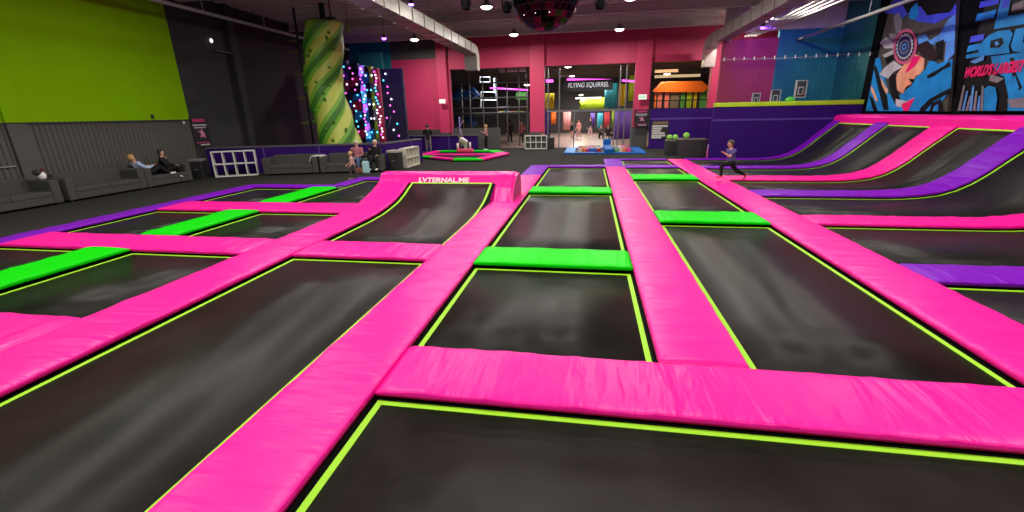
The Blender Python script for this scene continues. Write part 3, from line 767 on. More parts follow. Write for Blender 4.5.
mural_part(m2, 'painted_lettering', [
    (c8([(225, 8), (310, -8), (304, 18), (218, 36)]), mVI), (c8([(212, 62), (298, 42), (285, 78), (200, 97)]), mBL),
    (c8([(330, -60), (372, -66), (347, 72), (640, 20), (640, 70), (285, 130)]), mBL), (c8([(335, -60), (365, -65), (352, 30), (318, 40)]), mVI),
    (c8([(370, 20), (419, 0), (419, 40), (362, 52)]), mGY),
    (c8([(184, 162), (245, 150), (238, 178), (176, 191)]), mVI), (c8([(172, 204), (228, 193), (222, 222), (164, 233)]), mBL),
    (c8([(232, 190), (262, 158), (300, 140), (356, 132), (372, 150), (352, 205), (356, 236), (250, 248), (160, 262), (164, 244), (215, 235)]), mBL),
    (c8([(272, 182), (322, 166), (330, 190), (312, 212), (268, 214)]), mBK), (c8([(288, 190), (302, 182), (312, 196), (296, 206)]), mLB),
    (c8([(384, 130), (426, 122), (415, 190), (640, 150), (640, 215), (420, 235), (372, 228), (362, 205)]), mBL)], MX)
mural_part(m2, 'painted_artwork', [
    (c8([(272, 252), (640, 205), (640, 494), (340, 494), (345, 430), (330, 350), (280, 300)]), mBL),
    (c8([(238, 400), (262, 382), (292, 390), (300, 440), (292, 494), (235, 494)]), mBL),
    (c8([(300, 330), (330, 340), (350, 430), (345, 494), (318, 494), (325, 430)]), mBK),
    (c8([(355, 260), (375, 256), (385, 330), (412, 390), (398, 405), (368, 340)]), mBK), (c8([(372, 340), (380, 338), (398, 392), (390, 396)]), mBL),
    (c8([(345, 445), (419, 435), (480, 440), (480, 480), (360, 480)]), mGY),
    (c8([(270, 330), (330, 350), (300, 370), (265, 360)]), mGY),
    (c8([(180, 275), (245, 245), (240, 268), (200, 284)]), mLB)] +
    [(c8([(125 + i * 17, 494), (150 + i * 14, 380 + (i % 3) * 25), (158 + i * 14, 385 + (i % 3) * 20), (137 + i * 17, 494)]), (mGY, mLB)[i % 2]) for i in range(7)], MX - .014)
pa, pb_ = atX(964, 73.5, MX - .03), atX(1024, 66, MX - .03)
dv = (pb_ - pa); 
wl = dv.length
text_mesh('slogan', "WORLD'S LARGEST", .40, mPK, m2, face_T(pa + dv * .5 - Vector(m2.location) + Vector((0, 0, 0)), dv, Vector((0, 0, 1))), shear=.25, width=wl, bold=.02)
# ---------------------------------------------------------------- beanstalk and climbing towers
st = thing('beanstalk', 'giant twisted green beanstalk climbing column behind the purple barrier', 'climbing column', (-12.0, 20.5, FZ))
def stalk_mesh(kind):
    mb = MB(); NZ, NA = 90, 48; vs = []
    for i in range(NZ + 1):
        z = 6.35 * i / NZ
        k = max(0, (z - 3.6)) / 2.7; kk = max(0, 3.6 - z) / 3.6
        cx = -.42 * (1 - (2 * abs(z - 3.7) / 6.5)) + .22 * kk + .1 * k
        R = .84 + .18 * kk ** 2 - (.06 if i == NZ else 0)
        for j in range(NA):
            a0 = 2 * PI * j / NA; a = a0 + 1.15 * z
            r = R * (.93 + .12 * abs(math.sin(2 * a0)))
            vs.append((cx + r * math.cos(a), r * math.sin(a), z))
    fs = [(i * NA + j, i * NA + (j + 1) % NA, (i + 1) * NA + (j + 1) % NA, (i + 1) * NA + j) for i in range(NZ) for j in range(NA)]
    mb.add(vs, fs, 0, True)
    mb.add(vs[-NA:], [tuple(range(NA))], 0)
    for idx, f in enumerate(fs):
        i, j = divmod(idx, NA)
        fr = (4 * (j + .5) / NA) % 1.0
        mb.m[idx] = 0 if fr < .42 else (1 if fr < .58 else (2 if fr < .84 else 1))
    return mb
ST1 = mat('pale stalk paint', (.48, .55, .09), .5, var=.15, vscale=3); ST2 = mat('mid stalk paint', (.16, .40, .025), .5, var=.15); ST3 = mat('dark stalk paint', (.045, .19, .016), .5, var=.15)
stalk_mesh(0).build('stem', [ST1, ST2, ST3], st)
random.seed(3)
for i in range(26):                     # climbing holds
    z = .4 + 5.6 * random.random(); a = -PI / 2 + random.uniform(-1.2, 1.0)
    kk = max(0, 3.6 - z) / 3.6; cx = -.42 * (1 - (2 * abs(z - 3.7) / 6.5)) + .22 * kk + .1 * max(0, (z - 3.6)) / 2.7; R = .87 + .2 * kk ** 2
    MB().ell((cx + R * math.cos(a), R * math.sin(a), z), (.07, .07, .05 + .04 * random.random()), u=8, w=6).build('climbing_hold', ST3, st)
mb = MB(); mb.box(-.3, .9, -.6, -.5, 6.32, 6.42); mb.tube([(0, 0, 6.3), (0, 0, 7.1)], .12, 8); mb.tube([(.7, -.55, 6.4), (.7, -.55, 7.1)], .03, 6); mb.build('belay_frame', BLK, st)
# leaf steps on a cable left of the stalk
lp = at(304, 80, 20.9)
leafp = thing('leaf_pole', 'dark pole with dull leaf shaped steps standing left of the beanstalk', 'climbing pole', (lp.x, 20.9, FZ))
MB().tube([(0, 0, 0), (0, 0, CZ - FZ)], .05, 8).build('pole', BLK, leafp)
for i, (px, py) in enumerate(((292, 41), (293, 52), (293, 75), (296, 98), (302, 123))):
    p = at(px, py, 20.9) - Vector(leafp.location)
    mb = MB(); n = 8; vs = []
    for k in range(n + 1):
        u = k / n; w = .12 * max(.02, math.sin(PI * min(1, u * 1.02))) ** .7
        vs += [(-.55 * u, -w * .6, p.z - .10 * w / .12 + .05 * u), (-.55 * u, 0, p.z + .02), (-.55 * u, w, p.z + .10 * w / .12)]
    fs = [(k * 3 + j, k * 3 + j + 1, k * 3 + j + 4, k * 3 + j + 3) for k in range(n) for j in range(2)]
    mb.add(vs, fs, 0, True); mb.add([(x, y + .04, z) for x, y, z in vs], [f[::-1] for f in fs], 0, True)
    mb.build('leaf_step', mat('dull leaf', (.12, .12, .04), .6), leafp)
p = at(348, 29, 20.5)
tag(MB().ell((0, 0, 0), (.14, .05, .2)).tube([(0, 0, 0), (0, 0, CZ - p.z)], .015, 5).build('hanging_leaf', MATS['dull leaf'], None, p), 'leaf shaped piece right of the beanstalk top', 'leaf step')
def tower(label, x0, x1, y0, y1, Y, base, dots, stripes=None, depth=.25):
    ym = (y0 + y1) / 2; a = at(x0, ym, Y); b = at(x1, ym, Y); b.z = at(x1, y0, Y).z
    t = thing('climbing_tower', label, 'climbing wall', ((a.x + b.x) / 2, Y, FZ)); w = (b.x - a.x) / 2; H = b.z - FZ
    MB().box(-w + .01, w - .01, 0, depth, 0, H, bev=.02).build('panel', base, t)
    if stripes:
        n = len(stripes); z = 1.0; k = 0
        while z < H - .15:
            hh = .35 + .3 * random.random(); m = stripes[k % n]; k += 1
            pts = [(-w * .95, z), (w * .5, z + .05), (w * .95, z + hh * .4), (w * .7, min(H, z + hh)), (-w * .6, min(H, z + hh * .9))]
            MB().prism(pts, -.06, .0, 'y').build('bumper', m, t); z += hh
    for i in range(dots):
        z = 1.0 + (H - 1.1) * (i + .5) / dots; x = random.uniform(-w * .8, w * .8)
        MB().ell((x, -.08, z), (.055, .04, .055), u=8, w=6).build('climbing_hold', random.choice(LEDS), t)
    return t
LEDS = [glow('white led', (.9, .9, 1), 2.0), glow('cyan led', (.1, .7, 1), 1.8), glow('pink led', (1, .15, .8), 1.6)]
DKN = mat('deep navy wall', (.012, .006, .045), .5); CB = mat('sky panel', (.02, .22, .5), .4); CR_ = mat('crimson panel', (.38, .015, .06), .4); CK = mat('black panel', (.01, .01, .016), .4); CL = mat('lime panel', (.3, .5, .02), .4); CV = glow('lilac strip light', (.5, .15, .9), .8); CC = glow('cyan strip light', (.1, .45, .8), .6)
tower('narrow navy climbing tower right beside the beanstalk', 342, 346, 62, 145, 25.0, DKN, 12)
tower('indigo climbing tower left of the red and black bumper one', 347, 352, 60, 145, 25.0, mat('indigo panel', (.03, .015, .10), .5), 9, [PUR, DKN, ROSE])
tower('climbing tower with red, black and blue bumpers and lit dots', 353, 362, 63, 145, 25.0, DKN, 14, [CR_, CK, CB, CR_, CB, CK])
tower('climbing tower glowing cyan and lilac between the red bumpers and the lime strip', 362.5, 368, 65, 146, 25.0, CB, 22, [CC, CV, CB, CV])
tower('dark climbing tower with blue top next to the lime strip', 368.5, 372, 66, 145, 25.0, DKN, 5, [CB, CK, DKN])
tower('lime and grey striped climbing tower', 372.5, 376, 66, 145, 25.0, mat('grey panel', (.2, .2, .2), .5), 5, [CL, CL, mat('grey panel', (.2, .2, .2), .5)])
tower('red climbing tower with a column of white dots', 376.5, 381.5, 68, 145, 25.0, CR_, 22)
tower('wide dark navy climbing wall right of the red tower', 383, 405, 68, 143, 25.0, DKN, 11)
tower('dark teal wall behind the climbing towers', 358, 382, 52, 70, 29.0, TEALD, 0)
p = at(391, 116, 24.96); q = at(388, 130, 24.96)
tag(MB().tube([(0, 0, 0), tuple(q - p)], .03, 6).build('climbing_pole', STL, None, p), 'pale slanting pole on the wide navy climbing wall', 'pole')
# ---------------------------------------------------------------- seating
def sofa(label, loc, rotz, L=2.3, group=None, D=.95, armh=.70, backh=.78, seath=.40):
    """front faces -y, the sofa runs along x from 0 to L"""
    t = thing('sofa', label, 'sofa', loc, rotz, group)
    aw = .24
    MB().box(aw, L - aw, .0, D - .2, .06, seath - .14, bev=.02).build('base', SOFA, t)
    n = 2
    for i in range(n):
        w = (L - 2 * aw) / n
        MB().box(aw + i * w + .004, aw + (i + 1) * w - .004, -.01, D - .26, seath - .14, seath, bev=.03).build('seat_cushion', SOFA, t)
    MB().box(aw, L - aw, D - .26, D, .06, backh, bev=.04).build('backrest', SOFA, t)
    for x in (0, L - aw): MB().box(x, x + aw, -.01, D, .05, armh, bev=.035).build('armrest', SOFA, t)
    for x in (.1, L - .1):
        for y in (.08, D - .1): MB().tube([(x, y, 0), (x, y, .07)], .025, 8).build('foot', mat('chrome foot', (.5, .5, .5), .3, metal=1), t)
    return t
LR = PI / 2       # along the left wall: local x -> +Y, local y -> -X
sofa('nearest grey sofa at the left edge, with a small white toy on its arm', (-15.1, 8.05, FZ), LR, 2.42)
sofa('empty grey sofa between the edge sofa and the sofa with two people', (-15.1, 10.62, FZ), LR, 2.45)
sofa('grey sofa by the left wall with two people on it', (-15.1, 13.09, FZ), LR, 1.85)
ang = math.atan2(2.17, 7.3)
def along(s, off):      # a point s metres along the barrier, off metres in front of it
    d = Vector((math.cos(ang), math.sin(ang), 0)); n = Vector((math.sin(ang), -math.cos(ang), 0))
    p = Vector((-16.25, 16.78, FZ)) + d * s + n * off; return (p.x, p.y, FZ)
sofa('long grey sofa against the purple barrier with a pale coat on its arm', along(2.80, 1.12), ang, 2.2)
sofa('long grey sofa against the purple barrier with an adult couple seated', along(5.06, 1.12), ang, 2.6)
# coat
mb = MB(); vs = []; n = 14; mth = 8
for i in range(n + 1):
    for j in range(mth + 1):
        u, v = i / n, j / mth
        x = -.28 + .62 * u; y = .02 + .7 * v
        z = .705 + FZ + .04 + .03 * noise.noise(Vector((u * 5, v * 5, 1)))
        e = max(0, abs(u - .5) - .33) / .17
        z -= .30 * e ** 1.2
        vs.append((x + .02 * noise.noise(Vector((u * 3, v * 6, 4))), y, z))
fs = [(i * (mth + 1) + j, i * (mth + 1) + j + 1, (i + 1) * (mth + 1) + j + 1, (i + 1) * (mth + 1) + j) for i in range(n) for j in range(mth)]
mb.add(vs, fs, 0, True); k = len(vs)
p = along(4.92, 1.12)
o = mb.build('coat', cloth('pale grey', (.42, .41, .40)), None, (p[0], p[1], .0), ang); tag(o, 'pale grey coat draped over the arm between the two barrier sofas', 'coat')
sl = o.modifiers.new('th', 'SOLIDIFY'); sl.thickness = .03
# toy on the nearest sofa arm
ty = thing('plush_toy', 'small white toy with dark top on the arm of the nearest sofa', 'toy', (-15.45, 10.36, .66))
MB().ell((0, 0, .1), (.10, .09, .12)).build('body', mat('white plush', (.7, .68, .66), .9), ty)
MB().ell((-.05, -.06, .2), (.12, .10, .09)).build('head', mat('dark plush', (.03, .025, .03), .9), ty)
MB().ell((.03, .04, .28), (.05, .05, .05)).build('bobble', mat('maroon plush', (.1, .02, .03), .9), ty)
tag(MB().box(-.02, .02, -.45, .45, 0, .035).build('ledge', mat('grey ledge', (.2, .2, .19), .5), None, (-16.26, 9.9, 1.02)), 'short grey ledge on the ribbed wall above the nearest sofa', 'ledge')
# cube shelves
def shelf(label, loc, rotz, w, h, d, nx=4, ny=2, m=None, backm=None):
    t = thing('cube_shelf', label, 'shelf', loc, rotz); m = m or WHITE; th = .04
    mb = MB().box(0, w, 0, d, 0, th, bev=.004); mb.box(0, w, 0, d, h - th, h, bev=.004)
    for x in (0, w - th): mb.box(x, x + th, 0, d, th, h - th)
    mb.build('carcass', m, t)
    for i in range(1, nx): x = w * i / nx; MB().box(x - .018, x + .018, .004, d, th, h - th).build('divider', m, t)
    for j in range(1, ny): z = h * j / ny; MB().box(th, w - th, .003, d, z - .018, z + .018).build('shelf_board', m, t)
    if backm: MB().box(th, w - th, d - .01, d, th, h - th).build('back_panel', backm, t)
    return t
a = Vector((-15.02, 15.92)); b = Vector((-13.68, 16.72)); dd = b - a
shelf('white eight cube shelf in front of the left purple barrier beside the black bin', (a.x, a.y, FZ), math.atan2(dd.y, dd.x), dd.length, 1.03, .34)
shelf('cream cube shelf standing side on at the right end of the purple barrier', (-8.12, 19.3, FZ), PI / 2 + .0, 1.6, .86, .34, m=mat('cream laminate', (.62, .6, .5), .5), backm=mat('cream back', (.5, .48, .4), .5))
shelf('small white cube shelf at the foot of the central pink pillar', (-4.2, 29.75, FZ), 0, 1.45, .86, .34, backm=mat('shelf back', (.10, .11, .10), .6))
tag(MB().box(-.12, .12, -.1, .1, 0, .1, bev=.03).build('folded_cloth', cloth('salmon', (.5, .2, .17)), None, (-3.0, 29.9, FZ + .86)), 'small salmon cloth on top of the central white shelf', 'cloth')
def bin_(label, loc, rotz, w, d, h, top=None):
    t = thing('storage_bin', label, 'bin', loc, rotz)
    MB().box(-w / 2, w / 2, -d / 2, d / 2, 0, h * .88, bev=.03).build('body', BLK, t)
    MB().box(-w / 2 - .02, w / 2 + .02, -d / 2 - .02, d / 2 + .02, h * .88, h, bev=.02).build('lid', top or BLK, t)
    MB().box(-w * .15, w * .15, -d / 2 - .012, -d / 2, h * .45, h * .5).build('handle', mat('grey handle', (.1, .1, .1), .5), t)
    return t
bin_('black bin with a grey lid between the left wall sofa and the white shelf', (-15.50, 15.72, FZ), ang, .44, .42, .78, mat('grey lid', (.16, .15, .16), .5))
bin_('black bin beside the cream side-on shelf', (-8.42, 18.75, FZ), 0, .5, .5, .84, mat('pale lid', (.34, .33, .29), .5))
bin_('black bin right of the central white cube shelf', (-2.48, 29.95, FZ), 0, .42, .4, .72)
# black boxes with green balls
def blackbox(label, loc, w, d, h):
    t = thing('black_box', label, 'box', loc, -.1)
    BX = mat('black box paint', (.018, .015, .016), .45)
    MB().box(-w / 2, w / 2, -d / 2, d / 2, 0, h - .03, bev=.01).build('body', BX, t)
    MB().box(-w / 2 - .015, w / 2 + .015, -d / 2 - .015, d / 2 + .015, h - .03, h, bev=.008).build('top', mat('grey box top', (.08, .075, .08), .4), t)
    return t
blackbox('larger black box behind the running boy, one green ball on top', (5.15, 24.55, FZ), 1.35, 1.3, .86)
blackbox('smaller black box at the left, under the pair of green balls', (4.35, 25.6, FZ), .65, .9, .74)
GB = mat('green ball', (.22, .52, .06), .5, bump=((20, 20, 20), .3, .01))
def ball(label, loc, r=.145):
    t = thing('ball', label, 'ball', loc)
    MB().ell((0, 0, r), r).build('rubber_shell', GB, t)
    MB().tube([(r * 1.0 * math.cos(i * PI / 12), r * .999 * math.sin(i * PI / 12), r) for i in range(24)], .006, 4, closed=True).build('seam', mat('ball seam', (.4, .6, .2), .6), t)
    return t
ball('bright green ball, left one of the pair on the smaller black box', (4.22, 25.6, FZ + .74))
ball('bright green ball, right one of the pair on the smaller black box', (4.52, 25.62, FZ + .74))
ball('bright green ball alone on the larger black box', (4.87, 24.55, FZ + .86), .16)
pp = thing('foam_post', 'short pink and lilac foam post in front of the running boy', 'post', (5.72, 23.35, FZ))
MB().lathe([(0, 0), (.075, 0), (.08, .02), (.08, .36), (.075, .37), (0, .37)], 14).build('lower_sleeve', mat('pink foam', (.65, .05, .3), .6), pp)
MB().lathe([(0, .37), (.06, .37), (.065, .39), (.065, .62), (.05, .65), (0, .65)], 14).build('upper_sleeve', mat('lilac foam', (.4, .2, .5), .6), pp)
# ---------------------------------------------------------------- ring trampoline
hx, hy = -7.35, 24.7
hc = [(-9.75, 24.1), (-6.75, 21.9), (-5.2, 21.9), (-4.45, 25.3), (-5.6, 27.7), (-9.6, 27.6)]
rt = thing('ring_trampoline', 'low ring shaped trampoline with pink and green pads in front of the leaning man', 'trampoline', (hx, hy, FZ))
c = Vector((hx, hy)); pv = [Vector(p) - c for p in hc]
segs = []
mix = [GREEN, PINK, GREEN, PINK, GREEN, PINK]
hcols = {0: [(0, .45, GREEN), (.45, 1, PINK)], 1: [(0, 1, GREEN)], 2: [(0, 1, PINK)], 3: [(0, .4, PINK), (.4, 1, GREEN)], 4: [(0, 1, GREEN)], 5: [(0, .5, PINK), (.5, 1, PINK)]}
n = len(pv); inn = [p * .76 for p in pv]
for i in range(n):
    j = (i + 1) % n
    for (u0, u1, m) in hcols[i]:
        q = [pv[i].lerp(pv[j], u0), pv[i].lerp(pv[j], u1), inn[i].lerp(inn[j], u1), inn[i].lerp(inn[j], u0)]
        MB().prism([tuple(p) for p in q], .06, .13, 'z').build('ring_pad', m, rt)
MB().prism([tuple(p * .8) for p in pv], .06, .075, 'z').build('jump_mat', MAT, rt)
MB().prism([tuple(p * .97) for p in pv], 0, .06, 'z').build('frame', STEEL, rt)
MB().box(-1.9, 2.0, -.15, .45, .076, .13, bev=.02).build('cross_pad', PINK, rt)
# tether ball pole
tp = thing('tether_pole', 'thin purple padded pole with a pale ball hanging low beside the bending child', 'pole', (-8.1, 28.1, FZ))
MB().tube([(0, 0, 0), (0, 0, 2.15)], .035, 8).build('pole', mat('violet pole', (.16, .09, .3), .5), tp)
MB().tube([(0, 0, 1.5), (.12, -.1, 1.2), (.22, -.12, .75)], .01, 5).build('cord', WHITE, tp)
MB().ell((.24, -.12, .58), .19).build('ball', mat('pale ball', (.6, .48, .38), .5), tp)
MB().tube([(-.35, 0, 1.35), (0, 0, 1.55), (.25, 0, 1.9)], .03, 6).build('arm', mat('violet pole', (.16, .09, .3), .5), tp)
# ---------------------------------------------------------------- foam pit
FX0, FX1, FY0, FY1 = -1.42, 3.1, 25.7, 29.75
fp = thing('foam_pit', 'blue framed foam pit on the carpet in front of the glass entrance', 'foam pit', ((FX0 + FX1) / 2, (FY0 + FY1) / 2, FZ))
hw, hd = (FX1 - FX0) / 2, (FY1 - FY0) / 2
BV = mat('blue vinyl', (.003, .10, .40), .5, bump=VB, spec=.2); BV2 = mat('light blue vinyl', (.02, .22, .55), .5, spec=.2)
for (a, b, c_, d, m) in ((-hw, hw, -hd, -hd + .3, BV), (-hw, hw, hd - .4, hd, BV), (-hw, -hw + .6, -hd + .3, hd - .4, BV2), (hw - .6, hw, -hd + .3, hd - .4, BV)):
    MB().box(a, b, c_, d, 0, .10, bev=.03).build('edge_pad', m, fp)
MB().box(-hw + .5, hw - .5, -hd + .4, hd - .3, 0, .03).build('pit_bottom', mat('navy pit', (.01, .02, .07), .7), fp)
bb = thing('balance_beam', 'raised blue beam crossing the middle of the foam pit', 'beam', ((FX0 + FX1) / 2 + .25, (FY0 + FY1) / 2, FZ))
MB().box(-.24, .24, -hd + .0, hd - .1, .102, .30, bev=.05).build('beam_pad', BV, bb)
MB().box(-.24, .24, hd - .5, hd - .1, .30, .62, bev=.05).build('step_block', BV, bb)
random.seed(11)
fc = [('red', (.5, .03, .03)), ('pink', (.75, .22, .3)), ('green', (.1, .4, .18)), ('cream', (.6, .52, .4)), ('orange', (.75, .22, .05)), ('blue', (.04, .12, .5))]
proto = {}
bm0 = MB().box(-.11, .11, -.11, .11, -.11, .11, bev=.015)
for i in range(84):
    nm, c_ = fc[i % 6]
    u = (i % 14 + .5) / 14; v = (i // 14 + .5) / 6
    x = FX0 + .8 + u * (FX1 - FX0 - 1.6); y = FY0 + .7 + v * (FY1 - FY0 - 1.3)
    if abs(x - ((FX0 + FX1) / 2 + .25)) < .42: continue
    nm, c_ = random.choice(fc)
    if nm not in proto:
        proto[nm] = bm0.build('foam_cube', mat(nm + ' foam', c_, .9)); o = proto[nm]
        tag(o, nm + ' foam cube lying in the blue framed pit', 'foam cube', nm + ' foam cubes in the pit')
    else:
        o = proto[nm].copy(); COL.objects.link(o)
    o.location = (x, y, FZ + .143 + .01 * random.random()); o.rotation_euler = (random.uniform(-.1, .1), random.uniform(-.1, .1), random.random() * 3)
# ---------------------------------------------------------------- posters, signs
def poster(name, label, c, yaw, w, h, parts):
    t = thing(name, label, 'poster', c, yaw)
    MB().box(-w / 2, w / 2, 0, .03, -h / 2, h / 2, bev=.004).build('board', mat('poster black', (.012, .008, .012), .4), t)
    for nm, m, x0, x1, z0, z1 in parts: MB().box(x0 * w, x1 * w, -.006, 0, z0 * h, z1 * h).build(nm, m, t)
    return t
MGT = mat('poster magenta', (.45, .02, .14), .5); GRP = mat('poster grey', (.38, .36, .38), .5); PKP = mat('poster pink figure', (.5, .16, .32), .5)
PP = [('headline', MGT, -.36, .36, .33, .43), ('text_line', GRP, -.42, .42, .20, .25), ('text_line', GRP, -.36, .36, .12, .16), ('text_line', MGT, -.4, .4, -.37, -.34), ('text_line', GRP, -.18, .4, -.46, -.41)]
def figure(t, w, h):
    MB().prism([(-.22 * w, .06 * h), (-.05 * w, .0), (.05 * w, .1 * h), (.18 * w, -.06 * h), (.24 * w, -.22 * h), (.06 * w, -.16 * h), (-.12 * w, -.2 * h), (-.02 * w, -.08 * h)], -.01, -.004, 'y').build('figure', PKP, t)
t = poster('wall_poster', 'black poster with magenta headline on the dark left wall beside the green wall', (-16.25, 17.0, 1.72), PI / 2, .84, 1.22, PP); figure(t, .84, 1.22)
t = poster('wall_poster', 'black poster with magenta figure on the right-of-centre pink pillar', (3.13, FY - .645, 1.79), 0, .86, 1.0, PP); figure(t, .86, 1.0)
SGN = mat('sign cream', (.42, .42, .40), .6)
t = poster('rules_board', 'black rules board with pale text lines on the dark purple wall', (4.25, FY - .982, 1.07), 0, 1.02, 1.08, [('headline', mat('sign brown', (.16, .09, .06), .6), -.42, .45, .32, .45)] + [('text_line', SGN, -.45, x, z - .055, z + .05) for x, z in ((.45, .21), (.12, .08), (.05, -.05), (.3, -.18), (.35, -.31), (.12, -.42))])
def exit_sign(label, c, w=.42, h=.26, txt='EXIT', m=None):
    t = thing('exit_sign', label, 'sign', c)
    MB().box(-w / 2, w / 2, 0, .06, -h / 2, h / 2, bev=.01).build('housing', m or glow('sign white', (.75, .8, .75), .35), t)
    return t
e = exit_sign('small pale sign on the left pink pillar', (-9.72, FY - .62, 3.06))
e = exit_sign('small lit green and white exit sign on the poster pillar', (3.14, FY - .62, 3.02), .5, .3)
text_mesh('lettering', 'EXIT', .2, glow('exit green', (.02, .5, .2), .5), e, face_T((0, -.008, 0), (1, 0, 0), (0, 0, 1)), width=.4)
tag(MB().box(-.06, .06, 0, .04, -.08, .08, bev=.01).build('wall_socket', BLK, None, (-16.28, 15.0, 2.35), PI / 2), 'small black box low on the green wall near its right edge', 'socket')
tag(MB().box(-.05, .05, 0, .05, -.06, .06, bev=.01).build('wall_sensor', WHITE, None, (-16.28, 16.3, 2.12), PI / 2), 'small white sensor at the lower right corner of the green wall', 'sensor')
t = thing('wall_lamp', 'tiny wall lamp above a bracket on the dark wall right of the green wall', 'lamp', (-16.25, 18.6, 5.45))
MB().ell((0, 0, 0), (.06, .06, .09)).build('bulb', glow('bulb', (1, .95, .85), 1.5), t)
MB().box(-.1, .1, .1, 1.0, -.42, -.36).build('bracket', GREYB, t)
# ---------------------------------------------------------------- ducts, pipes, ceiling things
def duct(label, x0, x1, z0, z1, y0, y1, drop):
    t = thing('air_duct', label, 'duct', ((x0 + x1) / 2, y0, z0)); w = (x1 - x0) / 2; h = z1 - z0; L = y1 - y0
    MB().box(-w, w, 0, L, 0, h, bev=.015).build('duct_run', GALV, t)
    n = int(L / 1.22)
    for i in range(n + 1):
        y = i * 1.22
        MB().box(-w - .03, w + .03, y, y + .035, -.03, h + .03).build('flange', GALV, t)
    MB().prism([(L, 0), (L, h), (L + .5, h - .1), (L + .85, h - .5), (L + .85, -drop), (L + .25, -drop), (L + .2, -.1)], -w, w, 'x').build('elbow', GALV, t)
    for i in range(0, n, 3):
        for s in (-w, w): MB().tube([(s, i * 1.22 + .6, h), (s, i * 1.22 + .6, CZ - z0)], .012, 5).build('hanger_rod', PIPE, t)
    return t
duct('long ribbed air duct hanging left of the mirror ball', -7.35, -6.6, 5.52, 6.0, 4, 27.0, .85)
duct('long ribbed air duct hanging on the right above the murals side', 6.2, 6.8, 5.5, 6.02, 4, 28.2, 1.0)
def pipe(label, x, z, y0, y1, r=.07):
    t = thing('overhead_pipe', label, 'pipe', (x, y0, z))
    MB().tube([(0, 0, 0), (0, y1 - y0, 0)], r, 10).build('pipe_run', PIPE, t)
    y = 1.5
    while y < y1 - y0:
        MB().tube([(0, y, 0), (0, y, CZ - z)], .02, 6).build('hanger_rod', PIPE, t); y += 3.4
    return t
pipe('long pale pipe hanging in front of the green wall and the beanstalk', -14.68, 6.1, 5, 27.5)
pipe('long pale pipe hanging in front of the teal sheets and murals on the right', 9.95, 5.4, 5, 26.15, .06)
rk = thing('bar_rack', 'rack of four white parallel bars under the ceiling right of the right duct', 'bar rack', (8.2, 18, 6.0))
for i in range(4): MB().tube([(-.75 + i * .42, -6, -.35), (-.72 + i * .16, 8.0, -.35)], .035, 8).build('bar', WHITE, rk)
for y in (-4, 0, 4, 7.5):
    k = (y + 6) / 14
    MB().box(-.8, .55 - .75 * k, y, y + .05, -.31, -.26).build('cross_bar', PIPE, rk); MB().tube([(-.2, y, -.3), (-.2, y, CZ - 6)], .02, 5).build('hanger_rod', PIPE, rk)
# high-bay lights
HB = glow('high bay', (1, .93, .78), 9)
HBG = mat('fixture grey', (.14, .14, .14), .5)
names_x = ['far left', 'left', 'right', 'far right']
rows = [(-1.0, 'unseen row'), (6.2, 'row overhead'), (13.2, 'near row'), (20.2, 'second row'), (27.2, 'row nearest the pink pillars')]
hb0 = None
for yi, (y, rn) in enumerate(rows):
    for xi, x in enumerate((-10.3, -4.4, 1.4, 7.6)):
        vis = (yi >= 3)
        if (xi, yi) == (0, 3): continue
        lb = 'round high bay ceiling light, %s one of the %s' % (names_x[xi], rn)
        if hb0 is None:
            hb0 = thing('ceiling_light', lb, 'ceiling light', (x, y, 6.45), 0, 'high bay ceiling lights')
            MB().lathe([(.02, .28), (.09, .27), (.12, .12), (.24, .06), (.27, 0), (.25, -.02), (.24, .0)], 20).build('housing', HBG, hb0)
            MB().ell((0, 0, -.01), (.235, .235, .10), u=20).build('diffuser', HB, hb0)
            MB().tube([(0, 0, .27), (0, 0, CZ - 6.45)], .012, 5).build('hanger_rod', HBG, hb0)
        else: dup(hb0, (x, y, 6.45), None, lb)
        ld = bpy.data.lights.new('high_bay', 'AREA'); ld.shape = 'DISK'; ld.size = .46; ld.energy = 285; ld.color = (1, .95, .86)
        lo = bpy.data.objects.new('high_bay_lamp', ld); COL.objects.link(lo); lo.location = (x, y, 6.32)
# mirror ball
mbx = thing('mirror_ball', 'huge dark faceted mirror ball hanging at the top centre', 'mirror ball', (-1.03, 10.6, 4.60))
R = .73; mb = MB(); mm = [mat('mirror tile', (.03, .012, .018), .2, metal=1), mat('dark mirror tile', (.012, .008, .012), .18, metal=1), mat('wine mirror tile', (.07, .02, .035), .25, metal=1)]
random.seed(5)
for i in range(16):
    t0, t1 = PI * i / 16 + .008, PI * (i + 1) / 16 - .008
    nn = max(4, int(30 * math.sin((t0 + t1) / 2)))
    for j in range(nn):
        a0, a1 = 2 * PI * (j + .03) / nn, 2 * PI * (j + .97) / nn
        q = [Vector((math.sin(t) * math.cos(a), math.sin(t) * math.sin(a), math.cos(t))) * R for t, a in ((t0, a0), (t1, a0), (t1, a1), (t0, a1))]
        mb.add(q, [(0, 1, 2, 3)], random.choice((0, 1, 1, 2)))
mb.build('mirror_tiles', mm, mbx)
MB().ell((0, 0, 0), R * .985, u=32, w=20).build('core', mat('ball grout', (.10, .05, .065), .6), mbx)
MB().tube([(0, 0, R), (0, 0, CZ - 4.6)], .03, 8).build('hanger', STEEL, mbx)
for i in range(3):  # glowing beads stand in for glints on the tiles, no lamps here
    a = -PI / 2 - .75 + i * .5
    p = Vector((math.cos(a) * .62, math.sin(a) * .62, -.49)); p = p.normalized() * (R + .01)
    MB().ell(p, .010, u=8, w=6).build('glint_dot', glow('glint', (1, .8, .85), 1.5), mbx)
SBL = mat('stage black', (.003, .003, .0035), .9, spec=.05)
